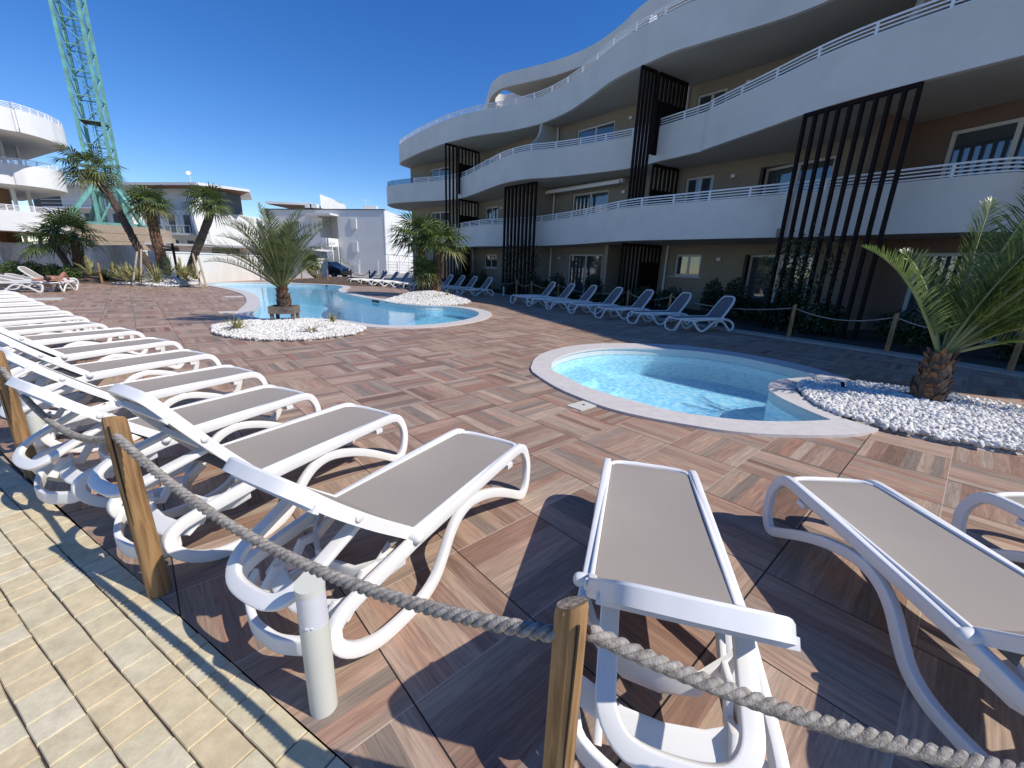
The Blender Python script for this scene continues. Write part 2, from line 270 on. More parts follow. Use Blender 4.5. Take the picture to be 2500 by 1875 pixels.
# ------------------------------------------------------------------ builders
class MB:
    def __init__(s): s.v = []; s.f = []
    def add(s, vs, fs):
        o = len(s.v); s.v += [tuple(v) for v in vs]; s.f += [tuple(i+o for i in f) for f in fs]; return s
    def box(s, c, d, rz=0, mtx=None):
        hx, hy, hz = d[0]/2, d[1]/2, d[2]/2; cc, ss = math.cos(rz), math.sin(rz)
        vs = []
        for x, y, z in ((-1,-1,-1),(1,-1,-1),(1,1,-1),(-1,1,-1),(-1,-1,1),(1,-1,1),(1,1,1),(-1,1,1)):
            X, Y, Z = x*hx, y*hy, z*hz
            vs.append(Vector((c[0]+X*cc-Y*ss, c[1]+X*ss+Y*cc, c[2]+Z)))
        if mtx: vs = [mtx @ v for v in vs]
        return s.add(vs, [(3,2,1,0),(4,5,6,7),(0,1,5,4),(1,2,6,5),(2,3,7,6),(3,0,4,7)])
    def bar(s, a, b, w, h=None, up=(0,0,1)):
        """box-section bar from a to b"""
        a, b = Vector(a), Vector(b); h = h or w; t = (b-a).normalized(); up = Vector(up)
        if abs(t.dot(up)) > .98: up = Vector((1,0,0))
        x = t.cross(up).normalized(); y = x.cross(t)
        vs = [p + x*(i*w/2) + y*(j*h/2) for p in (a, b) for i, j in ((-1,-1),(1,-1),(1,1),(-1,1))]
        return s.add(vs, [(0,1,2,3),(7,6,5,4),(0,4,5,1),(1,5,6,2),(2,6,7,3),(3,7,4,0)])
    def tube(s, pts, r, n=8, cap=True, twist=0):
        pts = [Vector(p) for p in pts]; rs = r if hasattr(r, '__len__') else [r]*len(pts)
        o = len(s.v); up = Vector((0,0,1)); prev = None
        for i, p in enumerate(pts):
            t = (pts[min(i+1, len(pts)-1)] - pts[max(i-1, 0)]).normalized()
            if prev is None:
                x = t.cross(up) if abs(t.dot(up)) < .95 else t.cross(Vector((0,1,0)))
            else: x = prev - t*prev.dot(t)
            x.normalize(); prev = x; y = t.cross(x)
            for k in range(n):
                a = 2*math.pi*k/n + twist*i
                s.v.append(tuple(p + (x*math.cos(a)+y*math.sin(a))*rs[i]))
        for i in range(len(pts)-1):
            for k in range(n):
                k2 = (k+1) % n; s.f.append((o+i*n+k, o+i*n+k2, o+(i+1)*n+k2, o+(i+1)*n+k))
        if cap:
            s.f.append(tuple(o+k for k in range(n))[::-1]); s.f.append(tuple(o+(len(pts)-1)*n+k for k in range(n)))
        return s
    def sweep(s, pts, side, w, h, closed=False, r=.3):
        """rounded-rectangle section swept along pts; side = fixed sideways unit vector; w along side, h across; h may vary"""
        pts = [Vector(p) for p in pts]; side = Vector(side).normalized(); o = len(s.v); n = len(pts)
        prof = []
        for sx, sy, a0 in ((1,1,0),(-1,1,90),(-1,-1,180),(1,-1,270)):
            for a in (0, 45, 90):
                an = rad(a0+a); prof.append((sx*(.5-r*.5)+math.cos(an)*r*.5, sy*(.5-r*.5)+math.sin(an)*r*.5))
        k = len(prof)
        for i, p in enumerate(pts):
            a = pts[(i-1) % n] if closed else pts[max(i-1, 0)]; b = pts[(i+1) % n] if closed else pts[min(i+1, n-1)]
            t = (b-a).normalized(); nn = t.cross(side).normalized()
            hh = h[i] if hasattr(h, '__len__') else h
            for px_, py_ in prof: s.v.append(tuple(p + side*(px_*w) + nn*(py_*hh)))
        for i in range(n if closed else n-1):
            i2 = (i+1) % n
            for q in range(k):
                q2 = (q+1) % k; s.f.append((o+i*k+q, o+i*k+q2, o+i2*k+q2, o+i2*k+q))
        if not closed:
            s.f.append(tuple(o+q for q in range(k))[::-1]); s.f.append(tuple(o+(n-1)*k+q for q in range(k)))
        return s
    def wall(s, poly, z0, z1, closed=False, th=0):
        """vertical ribbon on a plan polyline, with thickness th to its left"""
        P = [Vector((p[0], p[1], 0)) for p in poly]; n = len(P); N = []
        for i in range(n):
            a = P[max(i-1, 0)]; b = P[min(i+1, n-1)]; t = (b-a).normalized(); N.append(Vector((-t.y, t.x, 0)))
        o = len(s.v)
        for i in range(n):
            q = P[i]+N[i]*th
            s.v += [(P[i].x, P[i].y, z0), (P[i].x, P[i].y, z1), (q.x, q.y, z1), (q.x, q.y, z0)]
        for i in range(n-1):
            a, b = o+4*i, o+4*i+4
            s.f += [(a, b, b+1, a+1), (a+1, b+1, b+2, a+2), (a+2, b+2, b+3, a+3), (a+3, b+3, b, a)]
        s.f += [(o, o+1, o+2, o+3), (o+4*n-1, o+4*n-2, o+4*n-3, o+4*n-4)]
        return s
    def slab(s, outer, z0, z1, holes=(), bottom=True):
        """prism with a plan outline and holes"""
        loops = [list(outer)] + [list(h) for h in holes]; fl = [[Vector((p[0], p[1], 0)) for p in l] for l in loops]
        tris = tessellate_polygon(fl); flat = [p for l in fl for p in l]; o = len(s.v); n = len(flat)
        s.v += [(p.x, p.y, z1) for p in flat] + [(p.x, p.y, z0) for p in flat]
        for a, b, c in tris:
            ar = (flat[b]-flat[a]).cross(flat[c]-flat[a]).z
            if ar < 0: a, b, c = a, c, b
            s.f.append((o+a, o+b, o+c))
            if bottom: s.f.append((o+n+c, o+n+b, o+n+a))
        if z0 != z1:
            st = 0
            for l in fl:
                m_ = len(l)
                for i in range(m_):
                    a, b = st+i, st+(i+1) % m_; s.f.append((o+a, o+b, o+n+b, o+n+a))
                st += m_
        return s
    def sheet(s, outer, z, holes=()):
        o = len(s.v); s.slab(outer, z, z, holes, bottom=False)
        return s
    def lathe(s, prof, c=(0,0,0), n=16, mtx=None):
        o = len(s.v); vs = []
        for r_, z in prof:
            for k in range(n):
                a = 2*math.pi*k/n; vs.append(Vector((c[0]+r_*math.cos(a), c[1]+r_*math.sin(a), c[2]+z)))
        if mtx: vs = [mtx @ v for v in vs]
        s.v += [tuple(v) for v in vs]; m_ = len(prof)
        for i in range(m_-1):
            for k in range(n):
                k2 = (k+1) % n; s.f.append((o+i*n+k, o+i*n+k2, o+(i+1)*n+k2, o+(i+1)*n+k))
        s.f.append(tuple(o+k for k in range(n))[::-1]); s.f.append(tuple(o+(m_-1)*n+k for k in range(n)))
        return s
    def build(s, name, mt, parent=None, smooth=False, fix=True, origin=None, mtx=None):
        me = bpy.data.meshes.new(name)
        v = s.v
        if origin is not None: v = [(a-origin[0], b-origin[1], c-origin[2]) for a, b, c in v]
        me.from_pydata(v, [], s.f)
        if fix:
            bm = bmesh.new(); bm.from_mesh(me); bmesh.ops.recalc_face_normals(bm, faces=bm.faces); bm.to_mesh(me); bm.free()
        if smooth:
            me.polygons.foreach_set('use_smooth', [True]*len(me.polygons))
            if smooth is not True:
                try: me.set_sharp_from_angle(angle=rad(smooth))
                except Exception: pass
        me.materials.append(mt)
        o = bpy.data.objects.new(name, me); C.objects.link(o)
        if origin is not None: o.location = origin
        if parent: o.parent = parent
        return o
def tag(o, label=None, cat=None, group=None, kind=None):
    if label: o['label'] = label
    if cat: o['category'] = cat
    if group: o['group'] = group
    if kind: o['kind'] = kind
    return o
def empty(name, loc, label, cat, group=None, rz=0):
    o = bpy.data.objects.new(name, None); C.objects.link(o); o.location = loc; o.rotation_euler = (0, 0, rz); o.empty_display_size = .2
    return tag(o, label, cat, group)
def copy_tree(o, parent=None):
    c = o.copy(); C.objects.link(c)
    if parent: c.parent = parent
    for ch in [x for x in list(C.objects) if x.parent == o]: copy_tree(ch, c)
    return c
def catmull(P, k=6, closed=False):
    P = [np.array(p, float) for p in P]; n = len(P); out = []
    rng = range(n) if closed else range(n-1)
    for i in rng:
        p1, p2 = P[i % n], P[(i+1) % n]
        p0 = P[(i-1) % n] if closed or i > 0 else 2*p1-p2
        p3 = P[(i+2) % n] if closed or i+2 < n else 2*p2-p1
        for j in range(k):
            t = j/k; out.append(.5*((2*p1)+(-p0+p2)*t+(2*p0-5*p1+4*p2-p3)*t*t+(-p0+3*p1-3*p2+p3)*t**3))
    if not closed: out.append(P[-1])
    return [tuple(p) for p in out]
def offset(P, d, closed=False):
    n = len(P); out = []
    for i in range(n):
        a = P[(i-1) % n] if closed or i > 0 else P[0]; b = P[(i+1) % n] if closed or i < n-1 else P[-1]
        tx, ty = b[0]-a[0], b[1]-a[1]; L = math.hypot(tx, ty) or 1
        out.append((P[i][0]-ty/L*d, P[i][1]+tx/L*d))
    return out
def area(P): return .5*sum(P[i][0]*P[(i+1) % len(P)][1]-P[(i+1) % len(P)][0]*P[i][1] for i in range(len(P)))
def ccw(P): return P if area(P) > 0 else P[::-1]
def inside(p, P):
    x, y = p; c = False; j = len(P)-1
    for i in range(len(P)):
        if (P[i][1] > y) != (P[j][1] > y) and x < (P[j][0]-P[i][0])*(y-P[i][1])/(P[j][1]-P[i][1])+P[i][0]: c = not c
        j = i
    return c
def smooth_noise(x, y, s=1.0, seed=0):
    return (math.sin(x*1.7*s+seed)+math.sin(y*2.3*s+seed*1.7)+math.sin((x+y)*1.1*s+seed*.6)+math.sin((x-y)*2.9*s+seed*2.1)*.5)/3.5

# ================================================================== POOLS AND GROUND
KD = lambda x, y: G(1280+x*.40687, 820+y*.40687, .03)
kid_inner = ccw(catmull([KD(*q) for q in [(152,185),(165,150),(230,115),(350,85),(500,70),(700,70),(900,80),(1100,98),(1300,128),(1500,170),(1650,205),(1775,243)]], 5)
   + catmull([KD(*q) for q in [(1740,247),(1680,250),(1560,262),(1500,275),(1478,298),(1490,330),(1560,375),(1700,440),(1855,503)]], 5)
   + catmull([KD(*q) for q in [(1840,508),(1700,515),(1500,517),(1300,507),(1100,485),(900,455),(700,405),(500,350),(350,300),(230,240),(170,210),(156,196)]], 5))
kid_outer = ccw(catmull([KD(*q) for q in [(38,190),(60,140),(110,105),(200,75),(320,55),(450,45),(600,44),(800,48),(1000,62),(1250,95),(1500,138),(1700,182),(1880,235),(2040,293)]], 5)
   + catmull([KD(*q) for q in [(2020,297),(1900,288),(1780,284),(1680,288),(1640,305),(1635,330),(1680,370),(1760,420),(1900,485),(2000,520),(2128,558)]], 5)
   + catmull([KD(*q) for q in [(2110,564),(2000,588),(1800,596),(1500,590),(1250,572),(1000,535),(700,480),(500,430),(350,375),(200,310),(100,250),(48,212)]], 5))
main_pts = [(-17.6,24.3),(-16.9,23.2),(-15.0,21.75),(-13.54,20.45),(-11.38,18.19),(-9.47,15.48),(-8.42,13.63),(-7.55,11.92),(-7.0,11.06),(-6.51,10.72),(-6.0,10.82),(-5.22,11.12),(-4.6,11.0),(-3.94,10.6),(-3.3,10.36),(-2.6,10.52),(-1.92,11.1),(-1.35,12.2),(-1.14,13.27),(-1.25,14.3),(-1.75,15.2),(-2.5,15.78),(-3.34,15.78),(-4.1,15.95),(-4.76,16.4),(-5.15,16.88),(-5.6,17.45),(-6.35,18.15),(-7.1,18.98),(-8.17,20.28),(-9.1,21.8),(-9.8,23.5),(-10.3,25.3),(-11.2,26.7),(-12.5,27.2),(-14.1,27.2),(-15.6,27.0),(-16.9,26.4),(-17.7,25.4)]
main_inner = ccw(catmull(main_pts, 4, True))
main_outer = offset(main_inner, -.40, True)
EDGE_N = .582; eu = (.87, -.49); en = (.49, .87)
def EP(u, n): # path frame -> world
    return (eu[0]*u+en[0]*n, eu[1]*u+en[1]*n)
a0 = EP(-60, EDGE_N+1.2); a1 = EP(-4.6, EDGE_N+.02); a2 = EP(-3, EDGE_N); a3 = EP(9, EDGE_N)
deck_outline = [a0, EP(-12, EDGE_N+.22), a1, a2, EP(-1.2, EDGE_N), EP(1.5, EDGE_N), a3, (22, -4), (22, 40), (-50, 40)]
deck = MB().sheet(deck_outline, 0.0, [kid_inner, main_inner]).build('pool_deck', M['deck'], fix=False)
tag(deck, kind='structure')
big = [(-900, -500), (900, -500), (900, 1500), (-900, 1500)]
tag(MB().sheet(big, -.03, [ccw(deck_outline)]).build('ground', M['asphalt'], fix=False), kind='structure')
# paved path at the photographer's feet: real pavers, rows parallel to the deck edge
random.seed(3)
tag(MB().sheet([EP(-16, EDGE_N-.002), EP(8, EDGE_N-.002), EP(8, -5), EP(-16, -5)], -.012).build('path_bed', M['sand'], fix=False), kind='structure')
pv = MB(); tones = []
for k in range(32):
    n1 = EDGE_N-.1215*k-.003; n0 = n1-.1175; u = -7+random.random()*.2
    while u < 4.2:
        w = random.choice((.085, .115, .115, .145, .175)); a, b = u+.003, u+w-.002; j = lambda: random.uniform(-.0018, .0018)
        u += w; h = random.uniform(-.0015, .0015); be = .003
        o = [(a+j(), n0+j()), (b+j(), n0+j()), (b+j(), n1+j()), (a+j(), n1+j())]
        cx_, cy_ = (a+b)/2, (n0+n1)/2
        ins = [(x+(be if x < cx_ else -be), y+(be if y < cy_ else -be)) for x, y in o]
        vs = [(*EP(*q), -.03) for q in o]+[(*EP(*q), -.004+h) for q in o]+[(*EP(*q), .001+h) for q in ins]
        pv.add(vs, [(0,1,5,4),(1,2,6,5),(2,3,7,6),(3,0,4,7),(4,5,9,8),(5,6,10,9),(6,7,11,10),(7,4,8,11),(8,9,10,11)]); tn = random.random(); tones += [tn]*9
path = pv.build('paved_path', M['paver'], fix=False); tag(path, kind='structure')
at = path.data.attributes.new('tone', 'FLOAT', 'FACE'); at.data.foreach_set('value', tones)

def pool(name, inner, outer, depth, water_z, label, tint, caustic_tint, rip, sill=.03):
    r = empty(name, (inner[0][0], inner[0][1], 0), label, 'pool'); r.location = (0, 0, 0)
    b = MB(); b.slab(inner, -depth, -depth, bottom=False)
    n = len(inner); o = len(b.v); b.v += [(p[0], p[1], 0.0) for p in inner]+[(p[0], p[1], -depth) for p in inner]
    for i in range(n): b.f.append((o+i, o+(i+1) % n, o+n+(i+1) % n, o+n+i))
    b.build('basin', M['liner'], r, fix=False)
    wbn = MB(); P_ = offset(inner, .006, True); q_ = len(P_); wbn.v = [(p[0], p[1], -.003) for p in P_]+[(p[0], p[1], water_z-.02) for p in P_]; wbn.f = [(i, (i+1) % q_, q_+(i+1) % q_, q_+i) for i in range(q_)]; wbn.build('waterline_band', M['waterline'], r, fix=False)
    c = MB(); ins = offset(inner, .025, True); c.slab(outer, -.005, sill, [ins]); c.build('coping', M['coping'], r)
    w = MB().sheet(offset(inner, .0, True), water_z).build('water', water_material(name+'_water', tint, caustic_tint, rip), r, fix=False)
    return r
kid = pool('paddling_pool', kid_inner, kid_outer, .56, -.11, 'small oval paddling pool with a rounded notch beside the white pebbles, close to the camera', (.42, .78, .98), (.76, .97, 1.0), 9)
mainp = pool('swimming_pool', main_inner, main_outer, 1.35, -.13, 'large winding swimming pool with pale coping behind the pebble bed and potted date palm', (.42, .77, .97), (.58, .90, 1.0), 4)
# steps of the paddling pool and the shallow beach with steps of the big one
st = MB()
for i, r_ in enumerate((.95, 1.35)):
    c0 = (.55, 7.35); pts = [(c0[0]+r_*math.cos(a), c0[1]+r_*math.sin(a)) for a in np.linspace(-1.9, 1.2, 26)]+[(c0[0]-.0, c0[1])]
    pts = [p for p in pts if inside(p, kid_inner)]
    hull = pts + [p for p in offset(kid_inner, .004, True) if math.hypot(p[0]-c0[0], p[1]-c0[1]) < r_ and True]
    cxx = sum(p[0] for p in hull)/len(hull); cyy = sum(p[1] for p in hull)/len(hull); hull.sort(key=lambda p: math.atan2(p[1]-cyy, p[0]-cxx))
    st.slab(hull, -.57, -.26-.14*i)
st.build('steps', M['liner'], kid)
bs = MB(); inn = offset(main_inner, .004, True)
for i in range(5):
    # half plane cut: the shallow end lies to the +x side of a slanting line
    a = np.array((-3.75-.34*i, 10.2)); bdir = np.array((.52, 5.8)); bdir /= np.linalg.norm(bdir); nn_ = np.array((bdir[1], -bdir[0]))
    P = inn; res = []
    for q in range(len(P)):
        p, p2 = np.array(P[q]), np.array(P[(q+1) % len(P)]); d1, d2 = (p-a)@nn_, (p2-a)@nn_
        if d1 >= 0: res.append(tuple(p))
        if d1*d2 < 0: t_ = d1/(d1-d2); res.append(tuple(p+(p2-p)*t_))
    bs.slab(res, -1.36, -.36-.2*i)
bs.build('steps', M['liner'], mainp)
for q in [(620,652),(1610,652)]: pass
for p_, ang in (((-11.9, 27.13), 0), ((-5.9, 17.72), rad(135))): MB().box((p_[0], p_[1], -.06), (.55, .06, .09), ang).build('skimmer', M['rust'], mainp)

# hatch covers
def hatch(x, y, s1, s2, rz, label):
    r = empty('hatch_cover', (x, y, 0), label, 'hatch', 'square hatch covers in the deck', rz)
    MB().box((0, 0, .006), (s1, s2, .012)).build('cover', M['hatch'], r)
    b = MB(); b.box((s1*.1, 0, .013), (.03, .03, .004)); b.build('handle', M['rust'], r)
ga = 0.830717740-math.pi/2
hp = G(900+1440*.36166, 850+392*.36166); hatch(hp[0], hp[1], .30, .22, rad(42), 'cream square hatch cover beside the paddling pool coping')
hp = G(565, 762.5); hatch(hp[0], hp[1], .62, .45, rad(42), 'pale hatch cover left of the narrow waist of the swimming pool')
hp = G(571, 724.5); hatch(hp[0], hp[1], .62, .45, rad(42), 'far pale hatch cover left of the swimming pool')
hp = G(1440*.0904, 640+1030*.0904); hatch(hp[0]-.8, hp[1], 1.5, .9, rad(42), 'wide pale hatch frame beside the far end of the long lounger row')

# gravel beds -------------------------------------------------------
def pebbles(name, outline, n, size, zf, seed, edge=.02, hi=False):
    random.seed(seed); rs = np.random.RandomState(seed)
    xs = [p[0] for p in outline]; ys = [p[1] for p in outline]
    t = (1+5**.5)/2
    iv = np.array([(-1,t,0),(1,t,0),(-1,-t,0),(1,-t,0),(0,-1,t),(0,1,t),(0,-1,-t),(0,1,-t),(t,0,-1),(t,0,1),(-t,0,-1),(-t,0,1)], float); iv /= np.linalg.norm(iv[0])
    fi = [(0,11,5),(0,5,1),(0,1,7),(0,7,10),(0,10,11),(1,5,9),(5,11,4),(11,10,2),(10,7,6),(7,1,8),(3,9,4),(3,4,2),(3,2,6),(3,6,8),(3,8,9),(4,9,5),(2,4,11),(6,2,10),(8,6,7),(9,8,1)]
    if hi:
        iv = iv.tolist(); cache = {}; nf = []
        def mid(a, b):
            k = (min(a, b), max(a, b))
            if k not in cache:
                p = np.array(iv[a])+np.array(iv[b]); p /= np.linalg.norm(p); iv.append(p.tolist()); cache[k] = len(iv)-1
            return cache[k]
        for a, b, c in fi:
            ab, bc, ca = mid(a, b), mid(b, c), mid(c, a); nf += [(a,ab,ca),(b,bc,ab),(c,ca,bc),(ab,bc,ca)]
        fi = nf; iv = np.array(iv)
    V = []; Fc = []; cnt = 0; tries = 0
    while cnt < n and tries < n*6:
        tries += 1; p = (rs.uniform(min(xs), max(xs)), rs.uniform(min(ys), max(ys)))
        if not inside(p, outline): continue
        s = size*rs.uniform(.55, 1.25); sc = np.array([s, s*rs.uniform(.6, .9), s*rs.uniform(.4, .7)])
        q = rs.normal(size=4); q /= np.linalg.norm(q); w, x, y, z = q
        R_ = np.array([[1-2*(y*y+z*z),2*(x*y-z*w),2*(x*z+y*w)],[2*(x*y+z*w),1-2*(x*x+z*z),2*(y*z-x*w)],[2*(x*z-y*w),2*(y*z+x*w),1-2*(x*x+y*y)]])
        vv = (iv*(1+rs.uniform(-.13, .13, (len(iv), 1)))*sc)@(R_ if hi else np.eye(3)) if hi else (iv*(1+rs.uniform(-.2, .2, (12, 1)))*sc)@R_
        V.append(vv+np.array([p[0], p[1], zf(*p)+s*.2+rs.uniform(-.006, .012)])); o = cnt*len(iv)
        Fc += [(a+o, b+o, c+o) for a, b, c in fi]; cnt += 1
    b = MB(); b.v = [tuple(v) for v in np.concatenate(V)]; b.f = Fc
    o = b.build(name, M['pebble'], smooth=hi, fix=False); return tag(o, kind='stuff')
def mound(name, outline, zf, mt, k=22, z0=-.01):
    """low heap filling an outline: rings shrinking to the centre"""
    cx_, cy_ = sum(p[0] for p in outline)/len(outline), sum(p[1] for p in outline)/len(outline); b = MB(); n = len(outline)
    rings = 9
    for r_ in range(rings+1):
        f = 1-r_/rings
        for p in outline:
            x, y = cx_+(p[0]-cx_)*f, cy_+(p[1]-cy_)*f; b.v.append((x, y, zf(x, y) if r_ else z0))
    for r_ in range(rings):
        for i in range(n): b.f.append((r_*n+i, r_*n+(i+1) % n, (r_+1)*n+(i+1) % n, (r_+1)*n+i))
    return b.build(name, mt, smooth=True, fix=False)
gb1 = ccw(catmull([(5.22,6.02),(4.95,6.06),(4.44,6.04),(4.17,5.83),(3.94,5.42),(3.78,4.89),(3.80,4.52),(3.97,4.18),(4.18,3.97),(4.55,3.72),(4.95,3.62),(5.6,3.62),(6.3,3.85),(6.9,4.4),(6.7,4.9),(6.2,5.3),(5.9,5.6)], 4, True))
gb1_z = lambda x, y: .035+.05*math.exp(-((x-5.2)**2+(y-5)**2)/1.5)
tag(mound('pebble_bed', gb1, gb1_z, M['pebble_bed']), kind='structure')
pebbles('white_pebbles', gb1, 6200, .034, gb1_z, 5, hi=True)
gb2 = ccw(catmull([(-6.45,8.75),(-6.75,9.2),(-6.75,9.65),(-6.5,10.15),(-5.98,10.42),(-5.5,10.62),(-4.75,10.60),(-4.1,10.22),(-3.52,9.78),(-3.42,9.1),(-3.63,8.53),(-4.1,8.0),(-4.74,7.82),(-5.33,7.9),(-5.87,8.15),(-6.21,8.42)], 4, True))
gb2_z = lambda x, y: .03+.10*math.exp(-((x+5.2)**2+(y-9.5)**2)/1.2)
tag(mound('pebble_bed', gb2, gb2_z, M['pebble_bed']), kind='structure')
pebbles('white_pebbles', gb2, 7500, .034, gb2_z, 6)
gb3 = ccw(catmull([(-5.3,16.95),(-5.35,17.9),(-5.1,18.6),(-4.6,19.8),(-4.1,20.5),(-3.3,20.2),(-2.4,19.3),(-1.9,17.9),(-2.1,16.9),(-2.66,16.12),(-3.37,16.0),(-4.13,16.12),(-4.8,16.5)], 4, True))
gb3_z = lambda x, y: .03+.30*math.exp(-((x+4.0)**2+(y-19.3)**2)/1.8)
tag(mound('pebble_bed', gb3, gb3_z, M['pebble_bed']), kind='structure')
pebbles('white_pebbles', gb3, 5000, .042, gb3_z, 7)
gb4 = ccw(catmull([(-20.2,21.1),(-18.6,20.65),(-17.0,20.35),(-16.45,21.3),(-16.7,22.5),(-17.5,23.1),(-18.2,22.9),(-18.8,22.2),(-19.8,21.7)], 4, True))
gb4_z = lambda x, y: .03+.33*math.exp(-((x+18.0)**2+(y-22)**2)/1.6)
tag(mound('pebble_bed', gb4, gb4_z, M['pebble_bed']), kind='structure')
pebbles('white_pebbles', gb4, 2600, .05, gb4_z, 8)
eb = ccw(catmull([(-19.6,21.4),(-20.6,21.1),(-22.5,21.0),(-27,22),(-34,24),(-40,28),(-38,30.8),(-30,28.3),(-25,25.8),(-21.0,23.0)], 4, True))
eb_z = lambda x, y: .05+.35*math.exp(-((x+27)**2/40+(y-26)**2/9))+.05*smooth_noise(x, y, 1.2)
tag(mound('earth_bed', eb, eb_z, M['earth']), kind='structure')
eb2 = ccw(catmull([(-14.6,28.3),(-12,28.1),(-9.9,27.4),(-9.4,29.5),(-10.5,33),(-13,36),(-16,35),(-16.3,31)], 4, True))
eb2_z = lambda x, y: .04+.35*math.exp(-((x+12.8)**2+(y-31.5)**2)/8)+.05*smooth_noise(x, y, 2)
tag(mound('earth_bed', eb2, eb2_z, M['earth']), kind='structure')
eb3 = ccw(catmull([(-9.6,28.5),(-8.6,28.3),(-6,27.4),(-3.5,26.3),(-1.6,25.8),(-3.5,28.8),(-6,31),(-8.7,32.8),(-10.2,32.8)], 4, True))
eb3_z = lambda x, y: .04+.1*math.exp(-((x+6)**2+(y-29)**2)/8)+.03*smooth_noise(x, y, 2)
tag(mound('earth_bed', eb3, eb3_z, M['soil']), kind='structure')
# kerb and shaded planting bed along the building
WP = [(-9.5,37.0),(-2.5,31.1),(2.04,25.3),(9.7,16.25),(11.9,11.4),(14.2,6),(17.5,1.5)]
kerb = catmull([(-4.6,29.0),(-2.6,26.4),(-1.3,24.3),(0,22.3),(1.6,19.7),(3.2,16.9),(4.8,14.1),(6.05,11.9),(6.95,10.55),(8.0,8.93),(8.75,7.4),(9.3,5.6),(9.8,3.4),(10.2,1)], 4)
kin = offset(kerb, .42)[::-1] if False else offset(kerb, .42)
if math.hypot(kin[20][0]-2.04, kin[20][1]-25.3) > math.hypot(kerb[20][0]-2.04, kerb[20][1]-25.3): kin = offset(kerb, -.42)
kb = MB(); kb.slab(kerb+kin[::-1], 0.0, .045); tag(kb.build('kerb', M['stonekerb']), kind='structure')
bed = MB().sheet(kin+WP[::-1], .03).build('planting_bed', M['soil'], fix=False); tag(bed, kind='structure')

# ================================================================== RIGHT APARTMENT BUILDING
Z1, Z2, Z3 = 2.71, 5.80, 8.85; PH = 1.24
FL = {0: .05, 1: 3.0, 2: 6.05}
bld = empty('apartment_building', (4, 24, 0), 'large curved-balcony apartment building with black slatted screens, filling the right side', 'building'); bld.location = (0, 0, 0)
WL = [0]
for i in range(len(WP)-1): WL.append(WL[-1]+math.dist(WP[i], WP[i+1]))
def wp(s, off=0.0):
    """point at distance s along the wall, off metres out from it towards the pools"""
    for i in range(len(WP)-1):
        if s <= WL[i+1] or i == len(WP)-2:
            a, b = WP[i], WP[i+1]; L = WL[i+1]-WL[i]; t = (s-WL[i])/L; tx, ty = (b[0]-a[0])/L, (b[1]-a[1])/L
            return (a[0]+(b[0]-a[0])*t+ty*off, a[1]+(b[1]-a[1])*t-tx*off), math.atan2(ty, tx)
WEND = 1.2
def wline(s0, s1, off=0):
    ss = [s0]+[x for x in WL if s0 < x < s1]+[s1]; return [wp(s, off)[0] for s in ss]
r3 = lambda x, y: (1600+x*.40687, y*.40687)
r2 = lambda x, y: (900+x*.36166, y*.36166)
q1 = lambda x, y: (900+x*.22604, 500+y*.22604)
q2 = lambda x, y: (1400+x*.22604, 500+y*.22604)
def tr(f, z, pts): return [G(*f(*p), z) for p in pts]
b1 = [(-6.5, 35.6), (-5.6, 33.6), (-4.7, 31.6), (-3.7, 29.4)]+tr(lambda x, y: (800+x*.27125, 400+y*.27125), 2.655, [(1400,750),(1585,750),(1870,748),(2212,735)])+tr(q2, 2.66, [(530,405),(1200,390),(2212,370)])+tr(r3, 2.68, [(800,1430),(1900,1400)])+[(11.9, 10.0), (13.2, 7.5), (14.9, 4.2), (16.6, .5)]
b2 = tr(r2, Z2, [(335,1435),(240,1420),(165,1405),(127,1386),(150,1374),(300,1362),(520,1350),(640,1333),(800,1275),(900,1240),(1050,1210),(1260,1195),(1500,1170),(1800,1130),(1930,1095),(2212,1030)])+tr(r3, Z2, [(300,895),(600,790),(905,680),(1200,590),(1600,485),(2212,330)])+[(11.3, 6.9), (13.3, 4.2), (15.8, 1)]
b3 = tr(r2, Z3, [(338,1155),(270,1135),(207,1105),(300,1050),(400,1008),(520,965),(700,920),(940,885),(1080,855),(1200,820),(1350,750),(1500,650),(1650,540),(1850,440),(2080,340)])+tr(r3, Z3, [(300,250),(1000,20)])+[(9.65, 10.4), (10.75, 7.9), (11.9, 5.4), (14.4, 2.9), (17.2, 2.4)]
bands = [catmull(b, 6) for b in (b1, b2, b3)]
def ends(band): # outline from balcony front back along the wall
    return band + [(18.0, 2.0)]+WP[-2:0:-1]+[wp(WEND)[0]]
